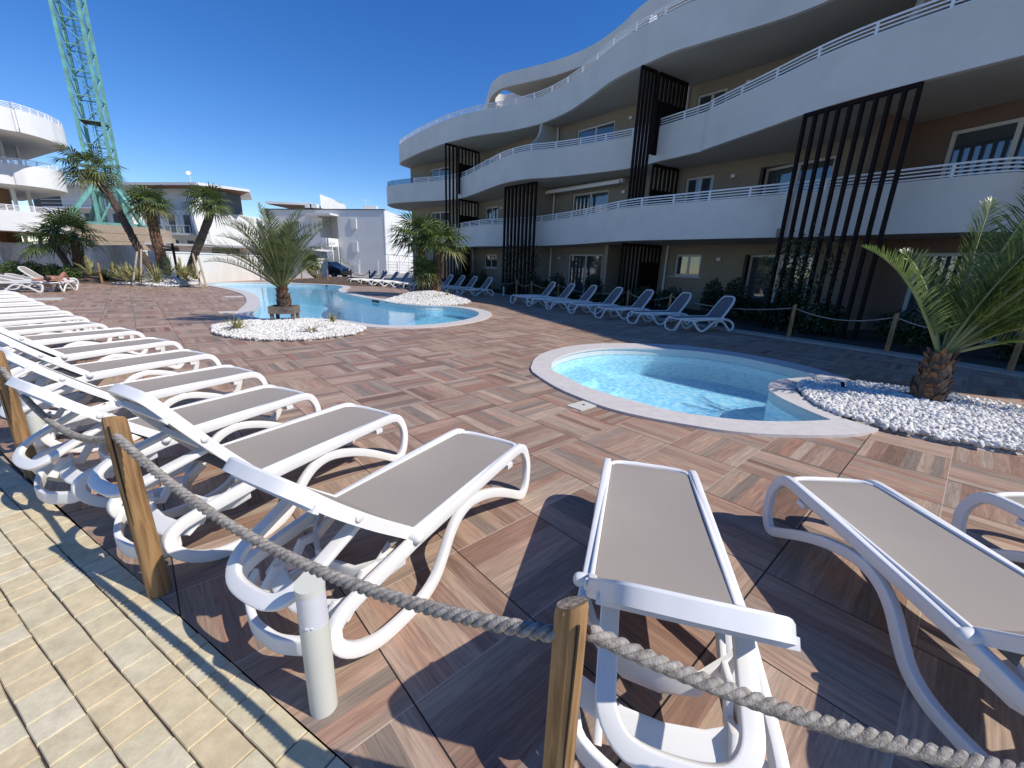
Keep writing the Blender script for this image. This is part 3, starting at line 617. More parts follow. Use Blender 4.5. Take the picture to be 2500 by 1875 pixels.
for k, (band, z) in enumerate(zip(bands, (Z1, Z2, Z3))):
    b = MB(); b.wall(band, z, z+PH, th=.16 if k < 9 else 0)
    out = ends(band); p_ = b.build('balcony', M['stucco'], bld, smooth=35)
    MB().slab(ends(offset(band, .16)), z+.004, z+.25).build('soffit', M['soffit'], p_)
    # railing
    rb = MB(); acc = 0; last = None; zt = z+PH; pb = offset(band, .08); skip = 0
    L = [0]
    for i in range(len(pb)-1): L.append(L[-1]+math.dist(pb[i], pb[i+1]))
    i0 = 0
    if k == 1: i0 = next(i for i in range(len(pb)) if math.dist(band[i], G(*r2(345, 1362), Z2)) < .9)
    for i in range(i0, len(pb)-1):
        a, c = pb[i], pb[i+1]
        for hz, hh in ((.30, .045), (.21, .032), (.125, .032), (.045, .032)):
            rb.bar((*a, zt+hz), (*c, zt+hz), .03, hh)
    s_ = L[i0]+.1
    while s_ < L[-1]:
        i = next(q for q in range(len(L)-1) if L[q+1] >= s_); t_ = (s_-L[i])/(L[i+1]-L[i]); x = pb[i][0]+(pb[i+1][0]-pb[i][0])*t_; y = pb[i][1]+(pb[i+1][1]-pb[i][1])*t_
        rb.box((x, y, zt+.15), (.06, .05, .32), math.atan2(pb[i+1][1]-pb[i][1], pb[i+1][0]-pb[i][0])); s_ += 1.28
    rb.build('railing', M['rail'], p_)
    if k == 1:
        gb = MB(); gb.wall(pb[2:i0+1], zt+.02, zt+.34, th=.012); gb.build('glass_panel', M['glass_clear'], p_, fix=True)
# walls with openings --------------------------------------------------
wins = []   # (s0, s1, z0, z1, kind)
cols = [(3.4, 5.6, 'door'), (9.45, 11.02, 'win'), (17.86, 20.27, 'door'), (24.33, 25.52, 'win'), (27.26, 29.72, 'door'), (32.5, 35.0, 'door'), (36.8, 38.6, 'door')]
for fl in (0, 1, 2):
    top = FL[fl]+(2.28 if fl == 0 else 2.42)
    for s0, s1, kd in cols:
        z0 = FL[fl]+.02 if not (kd == 'win' and fl == 0) else 1.41
        if fl == 2 and abs(s0-9.45) < .1: s0, s1 = 9.2, 11.3
        wins.append((s0, s1, z0, top, kd))
def wall_seg(b, s0, s1, z0, z1, off=0, th=.3):
    P = wline(s0, s1, off); b.wall(P, z0, z1, th=th)
walls = {'tan': MB(), 'russet': MB()}
brk = sorted(set([WEND, 31.54, 41.5, 16.48]+[c[0] for c in cols]+[c[1] for c in cols]+[9.2, 11.3]))
for fl, (za, zb) in enumerate(((-.03, Z1+.03), (Z1+.2, Z2+.03), (Z2+.2, Z3+.03))):
    for i in range(len(brk)-1):
        a, c = brk[i], brk[i+1]; mid_ = (a+c)/2; b = walls['russet' if mid_ > 31.54 else 'tan']
        w = next((w for w in wins[fl*7:(fl+1)*7] if w[0]-.01 <= mid_ <= w[1]+.01), None)
        if not w: wall_seg(b, a, c, za, zb)
        else:
            if w[2]-za > .01: wall_seg(b, a, c, za, w[2])
            wall_seg(b, a, c, w[3], zb)
walls['tan'].build('wall', M['tan'], bld); walls['russet'].build('wall', M['russet'], bld)
# body behind, rooms
back = [wp(WEND, -.3)[0], wp(9.155, -.3)[0], wp(16.52, -.3)[0], wp(28.377, -.3)[0], wp(33.7, -.3)[0], wp(41, -.3)[0], (28, 6), (26, 22), (6, 46), (-2, 44)]
rm = MB()
for za, zb in ((0, Z1+.05), (Z1+.25, Z2+.05), (Z2+.25, Z3+.05)):
    rm.wall([wp(s, -1.7)[0] for s in (WEND+.1, 9.155, 16.5, 28.4, 33.7, 41)], za, zb, th=.1)
rm.build('room_wall', M['room'], bld)
bb = MB(); cb = back[:]
inner_line = [wp(s, -1.9)[0] for s in (WEND+.1, 9.155, 16.5, 28.4, 33.7, 41)]
bb.slab(ccw(inner_line+[(30, 6), (28, 24), (8, 46), (-1.5, 44)]), -.03, Z3+.9); bb.build('rear_block', M['tan'], bld)
ew = MB(); ew.wall([wp(WEND, .0)[0], wp(WEND, -2.0)[0]], 0, Z3+.03, th=.2); ew.build('end_wall', M['tan'], bld)
for s0, s1, z0, z1, kd in wins:
    (x, y), a = wp((s0+s1)/2, -.12); w = s1-s0; h = z1-z0; mt = Matrix.Translation((x, y, 0)) @ Matrix.Rotation(a, 4, 'Z')
    b = MB(); t = .085
    b.box((-w/2+t/2, 0, z0+h/2), (t, .1, h), mtx=mt); b.box((w/2-t/2, 0, z0+h/2), (t, .1, h), mtx=mt)
    b.box((0, 0, z1-t/2), (w-2*t, .1, t), mtx=mt); b.box((0, 0, z0+t/2), (w-2*t, .1, t), mtx=mt); b.box((0, .012, z0+h/2), (.10, .07, h-2*t), mtx=mt)
    win = b.build('window' if kd == 'win' or z0 > 1 else 'balcony_door', M['frame'], bld)
    MB().box((0, 0, z0+h/2), (w-.17, .012, h-.17), mtx=mt).build('pane', M['glass'], win)
    c = MB(); random.seed(int(s0*10+z0)); n = 26
    for sx in ((-1, 1) if kd == 'door' else (-1,)):
        vs = []; xa, xb = (-w/2+.1, -w*.12) if sx < 0 else (w*.16, w/2-.1)
        for q in range(n+1): vs.append((xa+(xb-xa)*q/n, .28+.03*math.sin(q*1.9)))
        P = [mt @ Vector((*v, 0)) for v in vs]; c.wall([(p.x, p.y) for p in P], z0+.08, z1-.05, th=.006)
    if (int(s0*7)+int(z0)) % 3 != 0: c.build('curtain', M['curtain'], win)
    if z0 > 1 and FL.get(0) and z0 < 1.6: MB().box((0, -.1, z0-.03), (w+.25, .3, .045), mtx=mt).build('sill', M['frame'], win)
for s, z in ((26.28, 2.14), (26.31, 5.25), (26.31, 8.4), (21.2, 8.33), (21.2, 5.2), (11.46, 5.23), (17.2, 2.12), (12.1, 2.1)):
    (x, y), a = wp(s, .05); MB().box((x, y, z), (.16, .09, .12), a).build('wall_lamp', M['rail'], bld)
# dividing fins with white downpipes
def fin(s, out, za, zb, curved=False, th=.18, mt_='tan', a_=None):
    (x, y), a = wp(s, 0); (x2, y2), _ = wp(s, out); b = MB()
    if not curved: b.wall([(x, y), (x2, y2)], za, zb, th=th)
    else:
        n = 14; P0 = Vector((x, y, 0)); D = Vector((x2-x, y2-y, 0)); nn = Vector((-D.y, D.x, 0)).normalized()*th
        prof = [(1-.62*(t**.5 if t < .5 else 1)*(1-math.cos(math.pi*min(1, t)))/2 - .0, t) for t in np.linspace(0, 1, n)]
        prof = [(.38+.62/(1+math.exp(10*(t-.56))), t) for t in np.linspace(0, 1, n)]
        o = 0
        for f_, t in prof:
            z = za+(zb-za)*t; q = P0+D*f_
            b.v += [(P0.x, P0.y, z), (q.x, q.y, z), (q.x+nn.x, q.y+nn.y, z), (P0.x+nn.x, P0.y+nn.y, z)]
        for i in range(n-1):
            for k in range(4): b.f.append((4*i+k, 4*i+(k+1) % 4, 4*i+4+(k+1) % 4, 4*i+4+k))
        b.f += [(0,1,2,3), (4*n-1,4*n-2,4*n-3,4*n-4)]
    b.build('dividing_wall', M[mt_], bld)
def pipe(s, za, zb, off=.1):
    (x, y), a = wp(s, off); MB().tube([(x, y, za), (x, y, zb)], .05, 8).build('downpipe', M['rail'], bld, smooth=40)
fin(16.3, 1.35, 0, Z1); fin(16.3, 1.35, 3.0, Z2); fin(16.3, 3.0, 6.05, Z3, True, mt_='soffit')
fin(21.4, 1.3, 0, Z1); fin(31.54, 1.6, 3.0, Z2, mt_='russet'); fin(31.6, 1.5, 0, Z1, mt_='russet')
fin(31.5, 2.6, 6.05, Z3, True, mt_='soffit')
for s in (16.55, 23.95, 8.35): pipe(s, .0, Z1); pipe(s, 3.0, Z2); pipe(s, 6.05, Z3)
(x, y), a = wp(19, .5)
MB().box((x, y, 5.60), (5.0, .22, .16), a).build('awning_case', M['rail'], bld)
MB().box((wp(19, .78)[0][0], wp(19, .78)[0][1], 5.52), (4.9, .05, .12), a).build('awning_bar', M['rail'], bld)
# black slatted screens
def screen_line(P0, P1, n, za, zb, name='slatted_screen', top=True, solid=None, w=.055, d=.11):
    """n upright slats between two plan points"""
    b = MB(); a = math.atan2(P1[1]-P0[1], P1[0]-P0[0])
    for i in range(n):
        t = i/(n-1); x = P0[0]+(P1[0]-P0[0])*t; y = P0[1]+(P1[1]-P0[1])*t
        z0 = za[0]+(za[1]-za[0])*t if hasattr(za, '__len__') else za
        b.box((x, y, (z0+zb)/2), (w, d, zb-z0), a)
    if top: b.bar((*P0, zb-.04), (*P1, zb-.04), d+.01, .085)
    o = b.build(name, M['black'], bld)
    if solid:
        t0, t1, sa, sb = solid; c = MB(); f = lambda t: (P0[0]+(P1[0]-P0[0])*t, P0[1]+(P1[1]-P0[1])*t)
        c.wall([f(t0), f(t1)], sa, sb, th=.05); c.build('solid_panel', M['black'], o)
    return o
# screen parallel to the facade, right: from the ground to the underside of the second balcony
s4a, s4b = G(1968, 277, Z2), G(2250, 199, Z2)
dv = (s4b[0]-s4a[0], s4b[1]-s4a[1]); nrm = (-dv[1], dv[0])
off_ = lambda p, d, nx, ny: (p[0]+nx*d, p[1]+ny*d)
screen_line(s4a, s4b, 10, .0, Z2-.01, w=.075, d=.10)
s2a, s2b = G(*r2(925, 1262), Z2), G(*r2(1132, 1225), Z2)
screen_line(s2a, s2b, 9, .0, Z2-.01, w=.10)
# perpendicular screens
f3o, f3i = G(*r2(1850, 440), Z3), G(*r2(2150, 560), Z3)
def lerp(a, b, t): return (a[0]+(b[0]-a[0])*t, a[1]+(b[1]-a[1])*t)
screen_line(f3o, lerp(f3o, f3i, .30), 5, 4.0, Z3-.01, w=.09, d=.08)
screen_line(lerp(f3o, f3i, .37), f3i, 8, 6.05, Z3-.012, solid=(.0, 1, 6.05, 7.95), w=.08)
g1 = G(*r2(1925, 1105), Z2); g2 = G(*r2(2090, 1140), Z2)
screen_line(g1, g2, 7, 3.0, Z2-.02, solid=(.0, 1, 3.0, 4.85))
h1, h2 = G(*q2(535, 408), Z1), lerp(G(*q2(535, 408), Z1), wp(23.6, .05)[0], .97)
screen_line(h1, h2, 11, .0, Z1-.02, solid=(.5, 1, 0, 1.95))
e1, e2 = G(*r2(520, 965), Z3), G(*r2(745, 1025), Z3)
screen_line(e1, lerp(e1, e2, .32), 4, 3.95, Z3-.01, w=.10, d=.08); screen_line(lerp(e1, e2, .38), e2, 7, 6.05, Z3-.012, solid=(.0, 1, 6.05, 7.9))
k1, k2 = G(*r2(612, 1342), Z2), G(*r2(738, 1365), Z2)
screen_line(k1, k2, 7, 3.0, Z2-.02, solid=(.0, 1, 3.0, 4.8))
screen_line(lerp(e1, e2, -.05), lerp(e1, e2, .42), 6, 0, Z1-.02, w=.06); screen_line(lerp(e1, e2, .5), wp(8.0, .1)[0], 8, 0, Z1-.02, solid=(.0, 1, 0, 1.95))
# roof slab with the round opening, terrace wall and lit curved fin
rz0, rz1 = 11.5, 12.2
rf = [(-3.1, 34.5), (-2.6, 32.6)]+[G(*r2(*q), rz1) for q in [(815,600),(830,565),(860,530),(920,495),(1100,450),(1280,400),(1500,310),(1700,170),(1890,0)]]+[(7.0, 17.6), (9.6, 14.3), (11.9, 10.8), (13.7, 7.8), (15.4, 5.2), (18, 3.4)]
rf = catmull(rf, 6)
hole = [G(*q, rz0) for q in [(1209,243),(1213,236),(1222,226),(1231,220),(1250,226),(1269,233),(1300,243),(1262,255),(1230,261),(1212,256)]]
hole = catmull(hole, 3, True)
rb = MB(); rb.slab(ccw(rf+[(30, 3.4), (28, 24), (8, 46), (-1.5, 44)]), rz0, rz1, [ccw(hole)]); rb.build('roof', M['stucco'], bld, smooth=35)
MB().slab(ccw([wp(s, -2.6)[0] for s in (9, 16.5, 28.4, 33.7, 41)]+[(29, 6), (27, 24), (8, 44)]), Z3+.9, rz0).build('attic', M['tan'], bld)
af = MB(); c0 = Vector((*G(*r2(1930, 30), 10.75), 0)); dvx = Vector((.38, .92, 0)); n = 16
arch = [(1.0*math.cos(t), 1.75*math.sin(t)) for t in np.linspace(0, math.pi*.62, n)]
vs = [c0+dvx*(1-a_)+Vector((0, 0, 9.1+b_)) for a_, b_ in arch]+[c0+dvx*1.9+Vector((0, 0, 9.1+arch[-1][1])), c0+dvx*1.9+Vector((0, 0, 9.1))]
nn = Vector((-dvx.y, dvx.x, 0)).normalized()*.18; m_ = len(vs)
af.add(vs+[v+nn for v in vs], [tuple(range(m_)), tuple(range(m_, 2*m_))[::-1]]+[(i, (i+1) % m_, m_+(i+1) % m_, m_+i) for i in range(m_)]); af.build('terrace_fin', M['stucco_white'], bld)

# ================================================================== LEFT CURVED BUILDING (sunlit)
lb = empty('curved_apartment_building', (0, 0, 0), 'sunlit white building with rounded stacked balconies at the left edge of the photo', 'building')
z5 = lambda x, y: (x*.22604, 200+y*.22604)
L3 = [(-40, 20), (-36.2, 24)]+tr(z5, Z3, [(0,505),(200,540),(400,590),(560,640),(632,668)])+[(-33.9, 34.3), (-36.5, 35.6), (-42.5, 39)]
L2 = [(-42, 22), (-38, 26)]+tr(z5, Z2, [(0,1092),(200,1112),(350,1128)])+[(-33.9, 32.6), (-34.6, 34.2), (-37, 36.0), (-40, 37.6), (-46, 41)]
L1 = [(-44, 22), (-38.5, 26), (-35.6, 28.6), (-33.6, 30.6), (-33.4, 32.4), (-34.8, 34.2), (-38, 36.5), (-43, 39), (-48, 42)]
lwall = [(-46, 26), (-39.5, 30.2), (-38.0, 32.2), (-39.5, 34.5), (-46, 38.5), (-52, 42)]
for bnd, z in ((L1, Z1), (L2, Z2), (L3, Z3)):
    bd = catmull(bnd, 6); b = MB(); b.wall(bd, z, z+PH+.1, th=.16); p_ = b.build('balcony', M['stucco_white'], lb, smooth=35)
    MB().slab(ccw(offset(bd, .16)+[(-60, 40), (-60, 26)]), z+.004, z+.25).build('soffit', M['stucco_white'], p_)
    rbb = MB(); pb = offset(bd, .08)
    for i in range(len(pb)-1):
        for hz, hh in ((.34, .05), (.24, .035), (.15, .035), (.06, .035)): rbb.bar((*pb[i], z+PH+.1+hz), (*pb[i+1], z+PH+.1+hz), .03, hh)
        if i % 3 == 0: rbb.box((*pb[i], z+PH+.28), (.06, .06, .36))
    rbb.build('railing', M['rail'], p_)
MB().slab(ccw(catmull(lwall, 3)+[(-60, 42), (-60, 26)]), -.03, Z3+.1).build('wall', M['brown'], lb)
for x, y in ((-38.3, 29.4), (-36.9, 30.6), (-36.6, 32.2), (-37.5, 34.0)): MB().box((x, y, (Z3)/2), (.16, .16, Z3)).build('column', M['stucco_white'], lb)

# ================================================================== BUILDINGS BEHIND THE POOL
def face(b, p0, p1, z0, z1, th=.3): b.wall([(p0[0], p0[1]), (p1[0], p1[1])], z0, z1, th=th)
def facade_item(p0, p1, u, z, w, h, out=.04, d=.1):
    L = math.dist(p0[:2], p1[:2]); t = u/L; x = p0[0]+(p1[0]-p0[0])*t; y = p0[1]+(p1[1]-p0[1])*t; a = math.atan2(p1[1]-p0[1], p1[0]-p0[0])
    return (x+math.sin(a)*out, y-math.cos(a)*out, z), a
# long grey apartment block with timber roof
A1 = AT(488, 447, 55); A0 = AT(100, 449, 59.5); A2 = AT(634, 527, 64); ztop = A1.z
fb = empty('grey_apartment_block', (0, 0, 0), 'long grey and white block with larch-lined roof corners behind the crane', 'building')
gz = ztop-12.2
b = MB(); b.slab(ccw([(A0.x, A0.y), (A1.x, A1.y), (A2.x, A2.y+2), (A0.x+3, A0.y+16)]), -.5, ztop-3.1); b.build('wall', M['bggrey'], fb)
b = MB(); L_ = math.dist(A0[:2], A1[:2])
ux, uy = (A1.x-A0.x)/L_, (A1.y-A0.y)/L_
def AP(u, out=0): return (A0.x+ux*u+uy*out, A0.y+uy*u-ux*out)
b.slab(ccw([AP(.8, -1.3), AP(L_-1.5, -1.3), (A2.x-6, A2.y-2), (A0.x+4, A0.y+14)]), ztop-3.1, ztop-.35); b.build('top_storey', M['bggrey'], fb)
b = MB(); b.slab(ccw([AP(-6.5, .9), AP(L_+.4, .9), (AT(608, 474, 58).x, 58.2), (A2.x-2, A2.y+2), (A0.x, A0.y+14)]), ztop-.35, ztop-.05); rf_ = b.build('roof', M['bgwhite'], fb)
b = MB(); b.slab(ccw([AP(-6.3, .7), AP(-.5, .7), AP(1.2, -1.0), (A0.x-2, A0.y+10), (A0.x-4, A0.y+10)]), ztop-.40, ztop-.36); b.slab(ccw([AP(L_-9, .7), AP(L_+.2, .7), (AT(606, 475, 58).x, 58.1), (A2.x-3, A2.y), AP(L_-9, -3)]), ztop-.40, ztop-.36); b.build('timber_soffit', M['woodroof'], rf_)
b = MB(); b.slab(ccw([AP(L_-8.5, -1.9), AP(L_+.8, -1.9), (AT(590, 500, 61).x, 61), (A2.x-6, A2.y)]), ztop-3.0, ztop-.4); b.build('glazed_storey', M['bgdark'], fb); b = MB(); b.slab(ccw([AP(-4.5, -1.5), AP(.7, -1.5), AP(.7, -6), AP(-4.5, -6)]), ztop-6, ztop-.4); b.build('glazed_storey', M['bgdark'], fb)
b = MB(); face(b, AP(L_, .0), (A2.x, A2.y), -.5, ztop-3.1, th=-.3); b.slab(ccw([AP(L_-.25, .05), AP(L_+.1, .05), (A2.x+.1, A2.y), (A2.x-.3, A2.y)]), -.5, ztop-3.0); b.build('end_wall', M['bgwhite'], fb)
for li, zf in enumerate((ztop-6.05, ztop-9.1)):
    for u0, u1 in ((L_-8.6, L_-1.0), (L_-19.5, L_-10.4), (8, L_-21)):
        if u1-u0 < 2: continue
        p = MB(); c0_ = AP((u0+u1)/2, .75); a = math.atan2(uy, ux)
        p.box((*c0_, zf), (u1-u0, 1.5, .22), a); sl_ = p.build('balcony', M['bggrey'], fb)
        r_ = MB(); n = int((u1-u0)/.9)
        for q in range(n+1):
            c1 = AP(u0+(u1-u0)*q/n, 1.45); r_.box((*c1, zf+.55), (.06, .06, .9), a)
        c1 = AP((u0+u1)/2, 1.45); r_.box((*c1, zf+1.02), (u1-u0, .07, .06), a); r_.build('railing', M['bgwhite'], sl_)
        MB().box((*c1, zf+.55), (u1-u0-.1, .02, .78), a).build('glass_panel', M['glass_clear'], sl_)
        for q in range(int((u1-u0)/2.3)):
            c2 = AP(u0+1.3+q*2.3, .04); d = MB().box((*c2, zf+1.3), (.95, .12, 2.1), a).build('window', M['bgdark'], fb)
            c3 = AP(u0+2.05+q*2.3, .05); MB().box((*c3, zf+1.3), (.45, .1, 2.1), a).build('shutter', M['bggrey'], d)
for u in (L_-9.6, L_-.4):
    p = MB(); q0 = AP(u, 0); q1_ = AP(u, 1.7); nv = (ux*.35, uy*.35)
    p.v = [(q0[0], q0[1], -.5), (q1_[0]+ux*1.3, q1_[1]+uy*1.3, -.5), (q1_[0], q1_[1], ztop-3), (q0[0], q0[1], ztop-1)]; p.v += [(x+nv[0], y+nv[1], z) for x, y, z in p.v]
    p.f = [(0,1,2,3), (7,6,5,4), (0,4,5,1), (1,5,6,2), (2,6,7,3), (3,7,4,0)]; p.build('leaning_wall', M['bgwhite'], fb)
tb = MB()
for u0, u1, z in ((1, L_-9.6, ztop-3.1),):
    c1 = AP((u0+u1)/2, .3); tb.box((*c1, z), (u1-u0, 1.8, .18), math.atan2(uy, ux))
    for hz in (.5, .95): c1 = AP((u0+u1)/2, 1.15); tb.box((*c1, z+hz), (u1-u0, .04, .04), math.atan2(uy, ux))
tb.build('terrace_edge', M['bgwhite'], fb)
for u in (6.5, L_-16, L_-12.5):
    c2 = AP(u, -1.24); MB().box((*c2, ztop-1.7), (.8, .12, 2.0), math.atan2(uy, ux)).build('window', M['bgdark'], fb)
# second white block behind the far loungers
B1 = AT(937, 513, 58); B0 = AT(640, 511, 62.5); B2 = AT(1012, 545, 72); zt = B1.z
gb_ = empty('white_apartment_block', (0, 0, 0), 'pale three-storey block with small square windows and an outside stair, behind the black car', 'building')
LB = math.dist(B0[:2], B1[:2]); vx, vy = (B1.x-B0.x)/LB, (B1.y-B0.y)/LB; ab = math.atan2(vy, vx)
def BP(u, out=0): return (B0.x+vx*u+vy*out, B0.y+vy*u-vx*out)
uA, uB = LB*.625-2.6, LB*.625      # stair recess
b = MB(); b.slab(ccw([BP(0), BP(uA-.2), (BP(uA-.2, -7)), BP(0, -8)]), -.4, zt); b.slab(ccw([BP(uB+.1), BP(LB), (B2.x, B2.y), BP(uB+.1, -12)]), -.4, zt)
b.slab(ccw([BP(uA-.2, -2.6), BP(uB+.1, -2.6), BP(uB+.1, -7), BP(uA-.2, -7)]), -.4, zt); b.slab(ccw([BP(uA-.2), BP(uB+.1), BP(uB+.1, -2.6), BP(uA-.2, -2.6)]), zt-.5, zt); b.build('wall', M['bggrey'], gb_)
b = MB(); b.slab(ccw([BP(LB-.02, .03), BP(LB+.08, 0), (B2.x+.1, B2.y), (B2.x-.1, B2.y)]), 2.6, zt+.02); b.build('end_wall', M['bgwhite'], gb_)
b = MB(); b.slab([BP(-.1, .1), BP(LB+.1, .1), BP(LB+.1, -.3), BP(-.1, -.3)], zt, zt+.12); b.build('roof_edge', M['bgdark'], gb_)
for u, zz in ((LB*.69, 3), (LB*.69, 2), (LB*.69, 1), (uA-1.4, 3)):
    z = zt-(3-zz)*2.95-1.7; c2 = BP(u+1.3, .03); fr_ = MB().box((*c2, z), (.95, .14, 1.35), ab).build('window', M['bgwhite'], gb_)
    c2 = BP(u+1.36, .06); MB().box((*c2, z-.02), (.78, .14, 1.2), ab).build('shutter', M['bggrey'], fr_)
for t_, z in ((.2, zt-1.7), (.42, zt-1.6), (.22, zt-4.7)):
    x = B1.x+(B2.x-B1.x)*t_; y = B1.y+(B2.y-B1.y)*t_; a2 = math.atan2(B2.y-B1.y, B2.x-B1.x)
    MB().box((x+math.sin(a2)*.12, y-math.cos(a2)*.12, z), (1.0, .1, 1.4), a2).build('window', M['bggrey'], gb_)
b = MB(); c2 = BP((uA+uB)/2-1.2, 1.1); b.box((*c2, zt-4.75), (4.6, 2.2, .25), ab); b.box((*BP((uA+uB)/2-1.2, 2.15), zt-4.25), (4.6, .12, 1.1), ab); b.box((*BP(uB+.0, 1.1), zt-4.25), (.12, 2.1, 1.1), ab); b.build('balcony', M['bgwhite'], gb_)
b = MB(); b.box((*BP((uA+uB)/2-.6, .8), zt-.7), (4.4, 1.9, .22), ab); b.build('canopy', M['bgwhite'], gb_)
b = MB(); q0 = BP(uA-3.2, 1.3); q1_ = BP(uB, 1.3)
p0_, p1_ = Vector((*q0, 0)), Vector((*q1_, 0))
for d in (0, 1.25):
    w0 = Vector((*BP(uA-3.4, .4+d), 0)); w1 = Vector((*BP(uB-.3, .4+d), 0)); w2 = Vector((*BP(uB+.3, .4+d), 0)); nn_ = Vector((vy, -vx, 0))*.14
    vs = [w0+Vector((0,0,-.4)), w2+Vector((0,0,-.4)), w2+Vector((0,0,3.4)), w1+Vector((0,0,3.4)), w0+Vector((0,0,.9))]
    b.add(vs+[v+nn_ for v in vs], [(0,1,2,3,4), (9,8,7,6,5)]+[(i, (i+1) % 5, 5+(i+1) % 5, 5+i) for i in range(5)])
b.build('outside_stair', M['bgwhite'], gb_)
for t_ in (.05, .38, .7, .98):
    x = B1.x+(B2.x-B1.x)*t_; y = B1.y+(B2.y-B1.y)*t_; MB().box((x, y, 1.2), (.35, .35, 2.9)).build('column', M['bgwhite'], gb_)
# timber-roofed attic behind it
T0 = AT(647, 491, 70); T1 = AT(757, 491, 70); T2 = AT(838, 510, 84)
b = MB(); b.slab(ccw([(T0.x, T0.y), (T1.x, T1.y), (T2.x, T2.y), (T0.x+2, T2.y)]), T0.z-.35, T0.z); rr_ = b.build('roof', M['bgwhite'], gb_)
b = MB(); b.slab(ccw([(T0.x+.3, T0.y+.2), (T1.x-.1, T1.y+.2), (T2.x-1, T2.y), (T0.x+2, T2.y)]), T0.z-.42, T0.z-.36); b.build('timber_soffit', M['woodroof'], rr_)
b = MB(); b.slab(ccw([(T0.x+5, T0.y+3), (T1.x+.3, T1.y+3), (T1.x+3, T1.y+12), (T0.x+5, T0.y+12)]), zt-1, T0.z-.4); b.build('attic', M['bgdark'], gb_)
b = MB(); b.slab(ccw([(T1.x+.2, T1.y+3.2), (T2.x, T2.y), (T2.x-.3, T2.y+2), (T1.x+.2, T1.y+8)]), zt-.5, T2.z+.9); b.build('attic_wall', M['bgwhite'], gb_)
for i, x in enumerate((755, 768, 897, 913)):
    p = AT(x, 512, 60); ac = empty('rooftop_unit', (p.x, p.y, zt+.12), ['leftmost white rooftop unit of the first pair on the pale block', 'second white rooftop unit from the left on the pale block', 'third white rooftop unit from the left on the pale block', 'rightmost white rooftop unit on the pale block'][i], 'rooftop unit', 'rooftop units'); MB().box((0, 0, .3), (.9, .5, .5)).build('casing', M['bgwhite'], ac); MB().box((0, 0, .03), (.95, .3, .06)).build('foot', M['bgdark'], ac)
# balls on the sky: small white satellite dish on the roof behind
for x, y, Y, r_, lab in ((463, 424, 66, .9, 'white satellite dish standing above the long grey block'),):
    p = AT(x, y, Y); d = empty('satellite_dish', (p.x, p.y, ztop-.1), lab, 'dish'); h_ = p.z-ztop+.1
    MB().tube([(0, 0, 0), (0, 0, h_)], .03, 6).build('mast', M['bgwhite'], d)
    mtx = Matrix.Translation((0, -.15, h_)) @ Matrix.Scale(.5, 4) @ Matrix.Rotation(rad(62), 4, 'X') @ Matrix.Rotation(rad(20), 4, 'Y')
    b = MB(); b.lathe([(.04, .0), (.3, .04), (.55, .14), (.66, .24), (.64, .25), (.5, .15), (.25, .07), (.04, .04)], n=18, mtx=mtx); b.build('reflector', M['bgwhite'], d, smooth=True)
p = AT(893, 500, 60); an = empty('antenna', (p.x, p.y, zt), 'thin white rooftop antenna at the right of the pale block', 'antenna')
b = MB(); b.tube([(0, 0, 0), (0, 0, 1.5)], .03, 6); b.bar((-.5, 0, 1.4), (.5, 0, 1.4), .04); b.build('mast', M['bgwhite'], an); b = MB()
for q in (-.4, 0, .4): b.bar((q, -.3, 1.4), (q, .3, 1.4), .03)
b.build('rods', M['bgwhite'], an)
# ------------------------------------------------------------------ garden walls and fences
def thing_mesh(b, name, mt_, label, cat, group=None, smooth=False):
    o = b.build(name, mt_, smooth=smooth); return tag(o, label, cat, group)
w0 = AT(400, 615, 28.6); w1 = AT(760, 632, 28.6)
gw = MB(); gw.wall([(-19.0, 21.9), (-18.55, 24), (-18.45, 31.2)], -.02, 1.64, th=.25)
gwo = thing_mesh(gw, 'garden_wall', M['wallwhite'], 'white garden wall across the far end of the swimming pool', 'wall')
MB().wall([(-18.97, 21.85), (-18.51, 24), (-18.41, 31.2)], 1.64, 1.70, th=.33).build('coping', M['stucco_white'], gwo)
sp = AT(797*1.0-170, 640, 28.5)
lw = MB(); lw.wall([(-52, 32.5), (-38, 31.0), (-27, 27.6), (-19.3, 22.1)], -.02, 1.95, th=.1)
lwo = thing_mesh(lw, 'tarp_fence', M['tarp'], 'grey tarpaulin-covered site fence behind the leaning palms', 'fence')
b = MB()
for i in range(4): MB().box((-50+4.2*i, 32.55-.45*i, 1.0), (.08, .08, 2.05)).build('post', M['bggrey'], lwo)
# low service building with dark openings on the wall line
ls = MB(); c0_ = AT(560, 600, 36); ls.box((c0_.x-1, 37, 1.1), (16, 3, 2.3)); lso = thing_mesh(ls, 'service_building', M['bggrey'], 'low flat grey shed showing above the white garden wall', 'shed')
MB().box((c0_.x-1, 36.7, 2.32), (17, 4.2, .16)).build('roof', M['bgwhite'], lso)
b = MB()
for q in (-5, 0, 4.5): MB().box((c0_.x+q, 35.45, 1.85), (2.2, .12, .55)).build('opening', M['bgdark'], lso)
# ------------------------------------------------------------------ crane
cp = AT(284, 560, 36); cr_ = empty('tower_crane', (cp.x, cp.y, 0), 'teal lattice tower crane mast on a timber base, rising behind the palms', 'crane', rz=rad(28))
base_z = AT(262, 556, 36).z+.1; h0 = base_z+2.7; Wm = .74; H = 34
b = MB()
for sx in (-1, 1):
    for sy in (-1, 1): b.box((sx*Wm, sy*Wm, (h0+H)/2), (.20, .20, H-h0))
b.build('mast_leg', M['crane'], cr_)
b = MB(); z = h0; i = 0; stp = 1.62
C4 = [(-Wm, -Wm), (Wm, -Wm), (Wm, Wm), (-Wm, Wm)]
while z < H:
    for k in range(4):
        p, q = C4[k], C4[(k+1) % 4]; b.bar((*p, z), (*q, z), .07); b.bar((*p, z+stp), (*q, z), .065) if (k+0) % 2 == 0 else b.bar((*p, z), (*q, z+stp), .065)
    z += stp; i += 1
